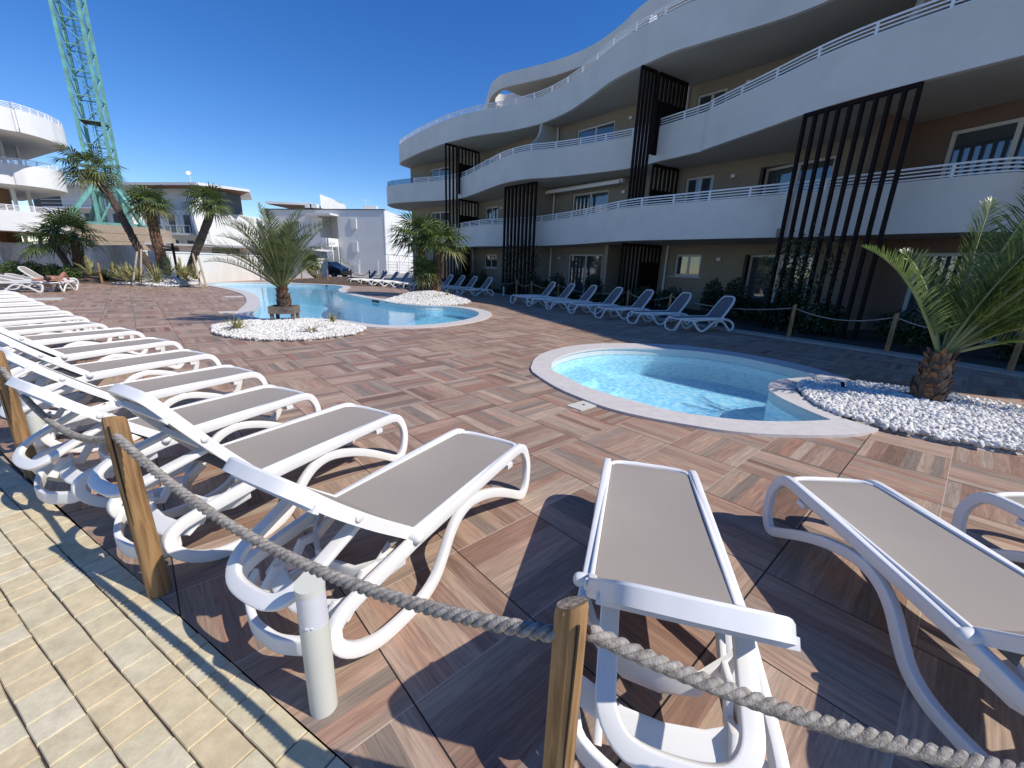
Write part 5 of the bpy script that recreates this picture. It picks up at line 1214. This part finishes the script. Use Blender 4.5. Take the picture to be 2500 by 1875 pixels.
# ================================================================== CAR
def make_car(name, x, y, rz, paint, label, h=1.5, L=4.0, w=1.72):
    o = empty(name, (x, y, 0), label, 'car', rz=rz)
    side = [(-L/2, .45), (-L/2+.03, .85), (-L/2+.18, 1.02), (-L/2+.55, 1.36), (-L/2+1.0, h-.02), (-.1, h), (.55, h-.06), (1.05, 1.1), (1.35, .98), (L/2-.12, .82), (L/2, .62), (L/2, .35), (L/2-.1, .24), (L/2-.42, .24)]
    wr = .30; fx, rx = L/2-.76, -L/2+.72
    def arch(cx_): return [(cx_+wr*1.15*math.cos(t), .30+wr*1.15*math.sin(t)) for t in np.linspace(0.0, math.pi, 9)]
    low = [(L/2-.30, .24)]+arch(fx)+[(fx-.5, .22), (rx+.5, .22)]+arch(rx)+[(-L/2+.12, .24)]
    out = side[:-1]+low; b = MB(); n = len(out)
    for s in (-1, 1):
        for X, Z in out: b.v.append((X, s*(w/2-(.16*max(0, Z-.95)/.5)), Z))
    tri = tessellate_polygon([[Vector((X, Z, 0)) for X, Z in out]])
    for a, c, d in tri: b.f += [(a, c, d), (n+d, n+c, n+a)]
    for i in range(n): b.f.append((i, (i+1) % n, n+(i+1) % n, n+i))
    b.build('body', paint, o, smooth=25)
    for s in (-1, 1):
        b = MB(); yy = lambda Z: s*(w/2-(.16*max(0, Z-.95)/.5)+.006)
        for quad in ([(-1.25, 1.0), (-.95, 1.36), (-.2, 1.40), (-.2, 1.0)], [(-.1, 1.0), (-.1, 1.40), (.5, 1.36), (.95, 1.02)], [(-1.62, 1.04), (-1.38, 1.30), (-1.08, 1.34), (-1.34, 1.02)]):
            q0 = len(b.v); b.v += [(X, yy(Z), Z) for X, Z in quad]+[(X, yy(Z)-s*.01, Z) for X, Z in quad]; b.f += [(q0, q0+1, q0+2, q0+3), (q0+7, q0+6, q0+5, q0+4)]+[(q0+i, q0+(i+1) % 4, q0+4+(i+1) % 4, q0+4+i) for i in range(4)]
        b.build('side_window', M['carglass'], o)
        MB().box((-L/2+.10, s*(w/2-.14), .92), (.12, .22, .26)).build('tail_light', M['redlamp'], o)
        MB().box((L/2-.12, s*(w/2-.22), .70), (.16, .34, .14)).build('headlight', M['lamp_glass'], o)
        for X in (fx, rx):
            mt = Matrix.Translation((X, s*(w/2-.10), .30)) @ Matrix.Rotation(rad(90), 4, 'X')
            wh = MB().lathe([(.19, -.10), (.29, -.10), (.305, -.07), (.305, .07), (.29, .10), (.19, .10)], n=22, mtx=mt).build('wheel', M['tyre'], o, smooth=40)
            MB().lathe([(.02, -.105), (.17, -.095), (.19, -.08), (.19, .08), (.17, .095), (.02, .105)], n=22, mtx=mt).build('rim', M['rim'], wh, smooth=40)
        MB().box((.72, s*(w/2+.05), 1.0), (.12, .16, .11)).build('mirror', paint, o)
    return o
cpos = AT(802, 667, 40)
make_car('parked_car', cpos.x-.3, 40.6, rad(-14), M['carpaint'], 'black hatchback parked beyond the pool in front of the outside stair')
cw = AT(752, 660, 38.5); make_car('parked_car', cw.x-1.7, 41.5, rad(178), M['carwhite'], 'white car mostly hidden behind the fronds, left of the black hatchback', 1.5, 4.2)
# wire fence in front of the pale block
f0, f1 = BP(LB*.45, 8), BP(LB+9, 9)
wf = empty('wire_fence', (0, 0, 0), 'pale wire mesh fence in front of the three-storey block', 'fence')
for i in range(9): x = f0[0]+(f1[0]-f0[0])*i/8; y = f0[1]+(f1[1]-f0[1])*i/8; MB().box((x, y, .75), (.10, .10, 1.9)).build('post', M['bgwhite'], wf)
b = MB()
for z in (.1, .4, .7, 1.0, 1.3, 1.6): b.bar((*f0, z), (*f1, z), .03)
for i in range(90): x = f0[0]+(f1[0]-f0[0])*i/89; y = f0[1]+(f1[1]-f0[1])*i/89; b.box((x, y, .85), (.015, .015, 1.6))
b.build('mesh_panel', M['bgwhite'], wf)

# ================================================================== PLANTS
def frond(b, base, d, L, droop, nl=46, ll=.34, w=.016, twist=0, side=None, fold=.5, rach=None, seed=0, curl=0):
    """pinnate frond: base point, start direction, length; leaflets into b, midrib into rach"""
    rs = random.Random(seed); d = Vector(d).normalized(); p = Vector(base); pts = [p.copy()]; ns = 14; dirs = [d.copy()]
    hz = Vector((d.x, d.y, 0)); hz = hz.normalized() if hz.length > .05 else Vector((1, 0, 0))
    for i in range(ns):
        d = (d+Vector((0, 0, -droop*(i/ns)*.22))+hz*0.01).normalized(); p = p+d*(L/ns); pts.append(p.copy()); dirs.append(d.copy())
    if rach is not None: rach.tube(pts, [max(.004, .018*(1-i/ns)+.004) for i in range(ns+1)], 5)
    sd0 = dirs[0].cross(Vector((0, 0, 1))); sd0 = sd0.normalized() if sd0.length > .1 else Vector((0, 1, 0))
    sd0 = (Matrix.Rotation(twist, 3, dirs[0]) @ sd0)
    for k in range(nl):
        t = .16+.84*k/(nl-1); f_ = t*ns; i = min(ns-1, int(f_)); q = pts[i].lerp(pts[i+1], f_-i); dr = dirs[i]
        sd_ = (sd0-dr*sd0.dot(dr)).normalized(); up = sd_.cross(dr)
        ln = ll*(math.sin(math.pi*min(1, (t*.86+.12)))**.6)*(1 if t < .85 else (1.0-(t-.85)*2.2))
        for s in (-1, 1):
            ang = rad(38+22*(1-t))+rs.uniform(-.12, .12)
            v = (dr*math.cos(ang)+sd_*s*math.sin(ang)*math.cos(fold)+up*math.sin(ang)*math.sin(fold)+Vector((rs.uniform(-.1, .1), rs.uniform(-.1, .1), rs.uniform(-.1, .1)))).normalized()
            wd = v.cross(up).normalized()*(w*.5); l2 = ln*rs.uniform(.8, 1.1); m1 = q+v*l2*.5; e1 = q+v*l2+Vector((0, 0, -l2*.18*rs.random()))
            o = len(b.v); b.v += [tuple(q-wd*.6), tuple(q+wd*.6), tuple(m1+wd), tuple(m1-wd), tuple(e1)]; b.f += [(o, o+1, o+2, o+3), (o+3, o+2, o+4)]
def boots(b, h0, h1, r0, r1, n, seed, c=(0, 0), out=.06):
    rs = random.Random(seed)
    for i in range(n):
        a = i*2.4+rs.uniform(-.7, .7); t = min(1, max(0, i/n+rs.uniform(-.06, .06))); z = h0+(h1-h0)*t; r = r0+(r1-r0)*t; ca, sa = math.cos(a), math.sin(a); w = .042*rs.uniform(.45, 1.4); l = rs.uniform(.05, .15)
        p = Vector((c[0]+ca*r*.85, c[1]+sa*r*.85, z)); o_ = Vector((ca, sa, 0)); s_ = Vector((-sa, ca, 0)); tip = p+o_*(out*rs.uniform(.6, 1.3))+Vector((0, 0, l))
        o = len(b.v); b.v += [tuple(p-s_*w), tuple(p+s_*w), tuple(p+s_*w*.7+o_*.03+Vector((0, 0, l*.6))), tuple(tip+s_*w*.4), tuple(tip-s_*w*.4), tuple(p-s_*w*.7+o_*.03+Vector((0, 0, l*.6))), tuple(p+Vector((0, 0, l*.7)))]
        b.f += [(o, o+1, o+2, o+5), (o+5, o+2, o+3, o+4), (o+6, o+4, o+3), (o+6, o+2, o+1), (o+6, o, o+5), (o+6, o+3, o+2), (o+6, o+5, o+4)]
def date_palm(name, x, y, z0, label, trunk_h, trunk_r, fr, top=None, seed=1, leaf='pinnate', ll=.34, nl=46, lw=.016):
    o = empty(name, (x, y, z0), label, 'palm tree'); top = top or (0, 0, trunk_h)
    b = MB(); pts = [Vector((0, 0, -.05)).lerp(Vector(top), t) for t in np.linspace(0, 1, 8)]
    b.tube(pts, [trunk_r*(1.0+.22*math.sin(t*2.6))*(1-.45*t) for t in np.linspace(0, 1, 8)], 14); tk = b.build('trunk', M['trunk'], o, smooth=60)
    b = MB(); boots(b, 0.0, trunk_h*.92, trunk_r*1.15, trunk_r*.7, int(70*trunk_h+24), seed); b.build('leaf_bases', M['boot'], tk)
    cr = MB(); rc = MB()
    for i, (dv_, L_, dp, tw_) in enumerate(fr):
        d = Vector(dv_).normalized(); frond(cr, Vector(top)+Vector((d.x*.05, d.y*.05, -.03)), d, L_, dp, nl=nl, ll=ll, w=lw, twist=tw_, rach=rc, seed=seed*100+i)
    c_ = cr.build('crown', M[leaf], o, fix=False); rc.build('midrib', M['petiole'], c_, smooth=60); return o
# big young date palm on the right pebble bed
rs = random.Random(11); fr = []
def to(tip, dp, tw=0, base=(5.38, 5.16, .72)):
    v = Vector(tip)-Vector(base); L_ = v.length; return ((v.x, v.y, v.z+L_*.30*dp), L_*1.06, dp, tw)
tl = [((4.45, 5.25, 2.10), .55), ((6.25, 5.0, 3.0), .6), ((5.95, 5.7, 2.75), .6), ((6.95, 5.3, 2.45), .8), ((7.3, 4.9, 1.95), 1.0), ((7.2, 5.7, 1.5), 1.1), ((6.75, 4.55, 2.2), .8), ((7.1, 4.5, 1.5), 1.1), ((6.5, 6.0, 2.2), .8),
 ((7.0, 4.3, .95), 1.3), ((7.3, 5.2, 1.1), 1.3), ((6.35, 4.5, 2.7), .6), ((6.9, 6.0, 1.8), 1.0), ((7.5, 4.8, 2.6), .8), ((6.6, 5.2, 2.7), .5), ((6.9, 4.8, 1.8), .9), ((6.6, 5.6, 2.0), .8), ((7.1, 5.1, 2.1), .8), ((6.1, 5.3, 2.5), .5), ((6.5, 4.8, 1.3), 1.0), ((6.9, 5.5, 1.25), 1.0), ((6.4, 4.9, 2.2), .6), ((6.2, 5.8, 1.7), .7), ((5.75, 4.9, 2.4), .4), ((5.2, 5.6, 2.0), .5), ((6.9, 5.0, 3.4), .5), ((7.5, 5.4, 3.2), .6), ((6.5, 4.6, 3.3), .5), ((7.6, 5.0, 2.2), .9), ((7.2, 4.6, 2.9), .7), ((6.2, 5.4, 3.1), .4), ((6.7, 5.3, 3.3), .4)]
fr = [to(t_, d_, rs.uniform(-.6, .6)) for t_, d_ in tl]
date_palm('date_palm', 5.38, 5.16, .05, 'large wind-bent date palm with a scaly brown stump on the right pebble bed', .66, .175, fr, seed=11, ll=.42, nl=64, lw=.014)
# date palm in the wooden crate on the middle pebble bed
rs = random.Random(5); fr = []
for i in range(30):
    a = i*2.4+rs.uniform(-.2, .2); el = rad(rs.choice((80, 72, 65, 58, 50, 42))) if i > 3 else rad(82)
    fr.append(((math.cos(a)*math.cos(el), math.sin(a)*math.cos(el)*.8, math.sin(el)), rs.uniform(1.55, 2.05), rs.uniform(.5, 1.1), rs.uniform(-.5, .5)))
fr += [((-.85, .0, .55), 1.9, .5, 0), ((-.7, -.2, .75), 1.9, .7, 0), ((.75, .1, .8), 1.9, 1.0, 0), ((.55, -.3, .9), 1.9, 1.1, 0)]
px0, py0 = -5.62, 10.15
date_palm('date_palm', px0, py0, .36, 'date palm growing from a wooden crate on the middle pebble bed before the pool', .52, .15, fr, seed=6, leaf='pinnate_grey', ll=.40, nl=44, lw=.016)
cr2 = empty('wooden_crate', (px0, py0, .03), 'weathered wooden crate on short legs holding the middle date palm', 'crate', rz=rad(12))
b = MB()
for s in (-1, 1): b.box((0, s*.25, .33), (.56, .03, .17))
for s in (-1, 1): b.box((s*.265, 0, .33), (.03, .47, .17))
b.box((0, 0, .26), (.5, .47, .03)); b.build('box', M['crate'], cr2)
for sx2 in (-1, 1):
    for sy2 in (-1, 1): MB().box((sx2*.23, sy2*.2, .14), (.07, .07, .27)).build('leg', M['crate'], cr2)
# fan palms
def fan_leaf(b, pet, base, d, pl, R, seed, droop=.3, nseg=24):
    rs = random.Random(seed); d = Vector(d).normalized(); p0 = Vector(base); p1 = p0+d*pl*.6+Vector((0, 0, -droop*.02)); dd = (d+Vector((0, 0, -droop*.5))).normalized(); p2 = p1+dd*pl*.4
    pet.tube([p0, p1, p2], [.014, .011, .009], 4)
    sd_ = dd.cross(Vector((0, 0, 1))); sd_ = sd_.normalized() if sd_.length > .1 else Vector((1, 0, 0)); up = sd_.cross(dd).normalized()
    for k in range(nseg):
        a = rad(-128+256*k/(nseg-1)); v = (dd*math.cos(a)+sd_*math.sin(a)+up*(.10+.12*math.cos(a)*0)).normalized(); l = R*(1-.16*(abs(a)/2.2)**2)*rs.uniform(.9, 1.08)
        w = R*.040; wd = up.cross(v).normalized()*w; zz = up*(.012 if k % 2 else -.012)
        m1 = p2+v*l*.55+zz; e1 = p2+v*l+Vector((0, 0, -l*rs.uniform(.10, .42)*(.6+droop)))
        o = len(b.v); b.v += [tuple(p2), tuple(m1+wd), tuple(m1-wd), tuple(e1)]; b.f += [(o, o+1, o+2), (o+2, o+1, o+3)]
def fan_palm(name, pts, label, r0, r1, nleaf, pl, R, seed, leaf='fan', old=5, shaggy=True, low=-.5, bias=(0, 0, 0), hi=1.0):
    """pts: trunk centreline; crown at the last point"""
    base = Vector(pts[0]); o = empty(name, tuple(base), label, 'palm tree'); P = [Vector(p)-base for p in pts]; P = [Vector(p) for p in catmull([tuple(p) for p in P], 5)]
    n = len(P); b = MB(); rs = random.Random(seed)
    m = 12; up = Vector((0, 0, 1)); o_ = 0
    for i, p in enumerate(P):
        t = i/(n-1); tg = (P[min(i+1, n-1)]-P[max(i-1, 0)]).normalized(); x = tg.cross(Vector((0, 1, 0))).normalized(); y = tg.cross(x); r = r0+(r1-r0)*t
        for k in range(m): a = 2*math.pi*k/m; q = r*(1+rs.uniform(-.1, .12)); b.v.append(tuple(p+(x*math.cos(a)+y*math.sin(a))*q))
    for i in range(n-1):
        for k in range(m): b.f.append((i*m+k, i*m+(k+1) % m, (i+1)*m+(k+1) % m, (i+1)*m+k))
    if shaggy:
        L_ = sum((P[i+1]-P[i]).length for i in range(n-1)); cnt = int(L_*60*(r0/.12))
        for i in range(cnt):
            t = rs.random(); q = t*(n-1); j = min(n-2, int(q)); p = P[j].lerp(P[j+1], q-j); tg = (P[j+1]-P[j]).normalized(); a = rs.uniform(0, 6.28); x = tg.cross(Vector((0, 1, 0))).normalized(); y = tg.cross(x); rd = (x*math.cos(a)+y*math.sin(a)); r = r0+(r1-r0)*t
            s_ = tg.cross(rd)*.035; l = rs.uniform(.06, .14); o3 = len(b.v); q0 = p+rd*r*.9
            b.v += [tuple(q0-s_), tuple(q0+s_), tuple(q0+rd*.05+tg*l*rs.uniform(-.3, 1)+s_*.3), tuple(q0+rd*.02+tg*l*.4)]; b.f += [(o3, o3+1, o3+2), (o3+1, o3+3, o3+2), (o3+3, o3, o3+2)]
    b.build('trunk', M['boot'] if r0 > .2 else M['trunk'], o, fix=False)
    top = P[-1]; cr = MB(); pt = MB(); yl = MB()
    for i in range(nleaf):
        a = i*2.39996+rs.uniform(-.2, .2); f_ = i/nleaf; el = hi-(hi-low)*f_**.9
        d = Vector((math.cos(a)*math.cos(el), math.sin(a)*math.cos(el), math.sin(el)))+Vector(bias)
        fan_leaf(yl if (i >= nleaf-old) else cr, pt, top, d, pl*rs.uniform(.75, 1.1), R*rs.uniform(.85, 1.1), seed*1000+i, droop=.25+.6*f_)
    c_ = cr.build('crown', M[leaf], o, fix=False); pt.build('petiole', M['petiole'], c_, smooth=60)
    if old: yl.build('old_leaves', M['fan_yellow'], c_, fix=False)
    return o
f5 = lambda x, y: (x*.27125, 400+y*.27125)
def trunk_from(f, pix, Y, ys=None): return [tuple(AT(*f(*q), Y)) for q in pix]
fan_palm('fan_palm', trunk_from(f5, [(1360,960),(1240,750),(1130,540),(1000,300),(900,190),(820,60)], 21.9), 'tallest fan palm, its long trunk leaning far to the left in front of the crane', .17, .15, 20, .75, .88, 21, 'fan', 5, bias=(-.25, 0, 0))
fan_palm('fan_palm', trunk_from(f5, [(1475,950),(1440,800),(1400,640),(1360,480),(1350,360)], 22.1), 'upright thick-trunked fan palm between the two leaning palms', .24, .21, 24, .55, .84, 22, 'fan', 7)
fan_palm('fan_palm', trunk_from(f5, [(1690,995),(1760,800),(1840,600),(1890,450),(1860,350)], 21.3), 'fan palm leaning to the right and propped by two stakes beside the white wall', .165, .165, 20, .60, .80, 23, 'fan', 4)
fan_palm('fan_palm', trunk_from(f5, [(720,960),(705,860),(700,770),(670,680),(640,640)], 23.5), 'low bushy fan palm with thick reddish trunk, right one of the far left pair', .24, .22, 18, .85, 1.0, 24, 'fan', 2, hi=1.3)
fan_palm('fan_palm', trunk_from(f5, [(640,960),(590,880),(540,800),(470,720)], 22.8), 'low fan palm with thin slanting trunk, left one of the far left pair', 0.15, .13, 13, .85, .9, 25, 'fan', 2, bias=(-.2, 0, 0), hi=1.1)
fan_palm('fan_palm', [(-14.2+.0, 31, .2)]+trunk_from(lambda x, y: (600+x*.20344, 450+y*.20344), [(775,1040),(775,960)], 31), 'small palm on the earth mound beside the parked black car', .22, .18, 20, .5, .75, 26, 'fan', 4, hi=1.4)
# the twin palms beside the far pebble bed
fan_palm('fan_palm', [(-3.83, 19.95, .25)]+trunk_from(q1, [(718,900),(738,700),(748,560),(752,430)], 19.95), 'tall thick-trunked fan palm, the right of the twin palms on the far pebble bed', .27, .18, 19, .82, 1.02, 31, 'fan', 3, low=-.25, bias=(.15, 0, .1))
fan_palm('fan_palm', [(-4.4, 20.25, .25)]+trunk_from(q1, [(600,880),(590,700),(570,500),(560,380)], 20.4), 'fan palm behind and left of the thick-trunked one on the far pebble bed', .22, .15, 17, .85, 1.0, 32, 'fan', 1, low=-.25, bias=(-.3, 0, .1))
fan_palm('fan_palm', [(-4.55, 19.7, .25)]+trunk_from(q1, [(600,830),(600,740)], 19.7), 'short young fan palm at the foot of the twin palms', .18, .14, 16, .40, .66, 33, 'fan', 4, hi=1.45)
for i, (x1, y1, x2, y2) in enumerate(((1235, 790, 1190, 1065), (1270, 770, 1265, 1075), (1735, 810, 1805, 1085), (1780, 830, 1855, 1080))):
    a, c = AT(*f5(x1, y1), 21.1), AT(*f5(x2, y2), 20.6); o = MB().tube([tuple(a), (c.x, c.y, .05)], .045, 8).build('support_stake', M['timber'], smooth=60)
    tag(o, ['left stake propping the tallest leaning palm', 'right stake propping the tallest leaning palm', 'left stake propping the palm by the white wall', 'right stake propping the palm by the white wall'][i], 'stake', 'stakes propping the leaning palms')
# spiky clumps
def clump(name, x, y, z, R, n, label, cat, group, leaf='yucca', seed=0, w=.03, up=.6, droop=.3):
    rs = random.Random(seed); b = MB()
    for i in range(n):
        a = rs.uniform(0, 6.28); el = rs.uniform(.25, 1.45)*up/.6; el = min(el, 1.5); l = R*rs.uniform(.7, 1.1); d = Vector((math.cos(a)*math.cos(el), math.sin(a)*math.cos(el), math.sin(el)))
        p0 = Vector((rs.uniform(-.03, .03), rs.uniform(-.03, .03), 0)); sd_ = Vector((-math.sin(a), math.cos(a), 0))*w*.5; pr_ = None
        for k in range(4):
            t = (k)/3; p = p0+d*l*t+Vector((0, 0, -droop*l*t*t*(1-math.sin(el)*.6))); ww = sd_*(1-.15*k if k < 3 else .02); o = len(b.v); b.v += [tuple(p-ww), tuple(p+ww)]
            if pr_ is not None: b.f.append((pr_, pr_+1, o+1, o))
            pr_ = o
    o = b.build(name, M[leaf], fix=False); o.location = (x, y, z); return tag(o, label, cat, group)
for i, (px_, py_, R, n, lab) in enumerate(((582, 806, .42, 46, 'largest variegated yucca, at the left end of the middle pebble bed'), (757, 811, .33, 26, 'flattened dry yucca at the front of the middle pebble bed'), (812, 789, .36, 34, 'variegated yucca at the right back of the middle pebble bed'))):
    g_ = G(px_, py_, .06); clump('yucca', g_[0], g_[1], .06, R, n, lab, 'yucca', 'variegated yuccas on the middle pebble bed', 'dry' if i == 1 else 'yucca', 40+i, .034, .32 if i == 1 else .6)
for i, (px_, py_, Y) in enumerate(((1068, 735, 18.3), (1092, 727, 18.9))):
    p = AT(px_, py_, Y); clump('yucca', p.x, p.y, max(.05, p.z), .4, 26, ('front', 'right')[i]+' small yucca on the far pebble bed at the foot of the twin palms', 'yucca', 'yuccas on the far pebble bed', 'yucca', 50+i, .03)
fl_ = [(1150,1060,.9),(1250,1060,.85),(1420,1080,.95),(1520,1000,1.0),(1640,1010,.85),(1680,1060,.8),(1040,1030,.8),(820,1000,.85),(1760,1040,.7)]
for i, (x, y, R) in enumerate(fl_):
    p = AT(*f5(x, y), 20.9 if i not in (3, 7, 6) else 21.8); p.z = max(.05, min(p.z, .5))
    clump('flax_plant', p.x, p.y, p.z, R*1.25, 50, 'spiky variegated flax clump in the far left bed, %s of nine' % ORD[i].replace('nearest', 'first'), 'flax', 'flax clumps under the leaning palms', 'yucca', 60+i, .075, .85, .35)
p = AT(*f5(940, 1000), 21.8); clump('agave', p.x, p.y, .12, .7, 40, 'dark green rosette plant between the pale flax clumps', 'plant', None, 'shrub', 75, .08, .7, .1)
def dome(name, x, y, z, r, n, label, cat, group, leaf='shrub_green', seed=0, sq=.75, ls=.05, stems=False, hgt=None):
    rs = random.Random(seed); b = MB(); hgt = hgt or r*sq*2
    for i in range(n):
        a = rs.uniform(0, 6.28); u = rs.random()**.45; ph = math.acos(rs.uniform(-.75, 1)); q = Vector((math.cos(a)*math.sin(ph)*r*u, math.sin(a)*math.sin(ph)*r*u, hgt/2+math.cos(ph)*hgt/2*u))
        q *= 1+.16*smooth_noise(q.x*5, q.y*5+q.z*4, 1, seed); nn = Vector((rs.gauss(0, 1), rs.gauss(0, 1), rs.gauss(.4, 1))).normalized(); t1 = nn.orthogonal().normalized()*ls*rs.uniform(.6, 1.2); t2 = nn.cross(t1)*.5; o = len(b.v)
        b.v += [tuple(q-t1), tuple(q+t2), tuple(q+t1), tuple(q-t2)]; b.f.append((o, o+1, o+2, o+3))
    for i in range(7): a = i*.9; b.tube([(0, 0, 0), (math.cos(a)*r*.4, math.sin(a)*r*.4, hgt*.6)], .008, 4)
    o = b.build(name, M[leaf], fix=False); o.location = (x, y, z); return tag(o, label, cat, group)
for i, (x, y, r) in enumerate(((110, 955, .62), (290, 960, .6), (470, 945, .55), (640, 985, .5))):
    p = AT(*f5(x, y), 22.6); dome('round_shrub', p.x, p.y, .05, r, 1700, '%s ball-shaped shrub from the left in the far left bed' % ('first', 'second', 'third', 'fourth')[i], 'shrub', 'ball-shaped shrubs at the far left', 'shrub_green', 80+i, .72, .05)
# dark shrubs in the shaded bed
sh = []
rs = random.Random(9)
for i in range(30):
    s = 5.5+i*1.08+rs.uniform(-.3, .3); sh.append((s, rs.uniform(.7, 2.0), rs.uniform(.28, .62), rs.uniform(.4, 1.4)))
LEFTW = ('first', 'second', 'third', 'fourth', 'fifth', 'sixth', 'seventh', 'eighth', 'ninth', 'tenth', 'eleventh', 'twelfth', 'thirteenth', 'fourteenth', 'fifteenth', 'sixteenth', 'seventeenth', 'eighteenth', 'nineteenth', 'twentieth', 'twenty-first', 'twenty-second', 'twenty-third', 'twenty-fourth', 'twenty-fifth', 'twenty-sixth', 'twenty-seventh', 'twenty-eighth', 'twenty-ninth', 'thirtieth')
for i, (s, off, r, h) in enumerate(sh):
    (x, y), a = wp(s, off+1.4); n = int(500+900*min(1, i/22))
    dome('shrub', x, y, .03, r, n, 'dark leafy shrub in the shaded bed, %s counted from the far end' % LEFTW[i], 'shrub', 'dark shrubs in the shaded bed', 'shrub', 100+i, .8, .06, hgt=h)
# climbers on the two tall screens
def climber(a, c, hgt, n, label, seed):
    rs = random.Random(seed); b = MB()
    for v in range(7):
        t = rs.random(); x = a[0]+(c[0]-a[0])*t; y = a[1]+(c[1]-a[1])*t; p = Vector((x, y, .03)); pts = [p.copy()]
        for k in range(9): p = p+Vector((rs.uniform(-.18, .18), rs.uniform(-.1, .1), hgt/9*rs.uniform(.6, 1.15))); pts.append(p.copy())
        b.tube(pts, .008, 4)
        for k in range(n//7):
            q = pts[rs.randrange(len(pts))]+Vector((rs.gauss(0, .16), rs.gauss(0, .13), rs.gauss(0, .18))); nn = Vector((rs.gauss(0, 1), rs.gauss(0, 1), rs.gauss(0, 1))).normalized(); t1 = nn.orthogonal().normalized()*.05; t2 = nn.cross(t1)*.6; o = len(b.v)
            b.v += [tuple(q-t1), tuple(q+t2), tuple(q+t1), tuple(q-t2)]; b.f.append((o, o+1, o+2, o+3))
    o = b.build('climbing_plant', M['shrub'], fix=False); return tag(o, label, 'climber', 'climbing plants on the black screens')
climber(s4a, s4b, 2.6, 1500, 'climbing plant on the big right black screen', 1); climber(s2a, s2b, 2.9, 1300, 'climbing plant on the middle black screen', 2)
# short black spotlight in the pebbles
sp_ = G(1280+1912*.40687, 820+330*.40687, .05); o = empty('ground_spotlight', (sp_[0], sp_[1], .04), 'small black ground spotlight among the white pebbles by the paddling pool', 'spotlight')
MB().tube([(0, 0, 0), (0, 0, .05)], .008, 8).build('spike', M['black'], o); MB().tube([(0, 0, .04), (-.03, .01, .13)], .022, 12).build('head', M['black'], o, smooth=50)
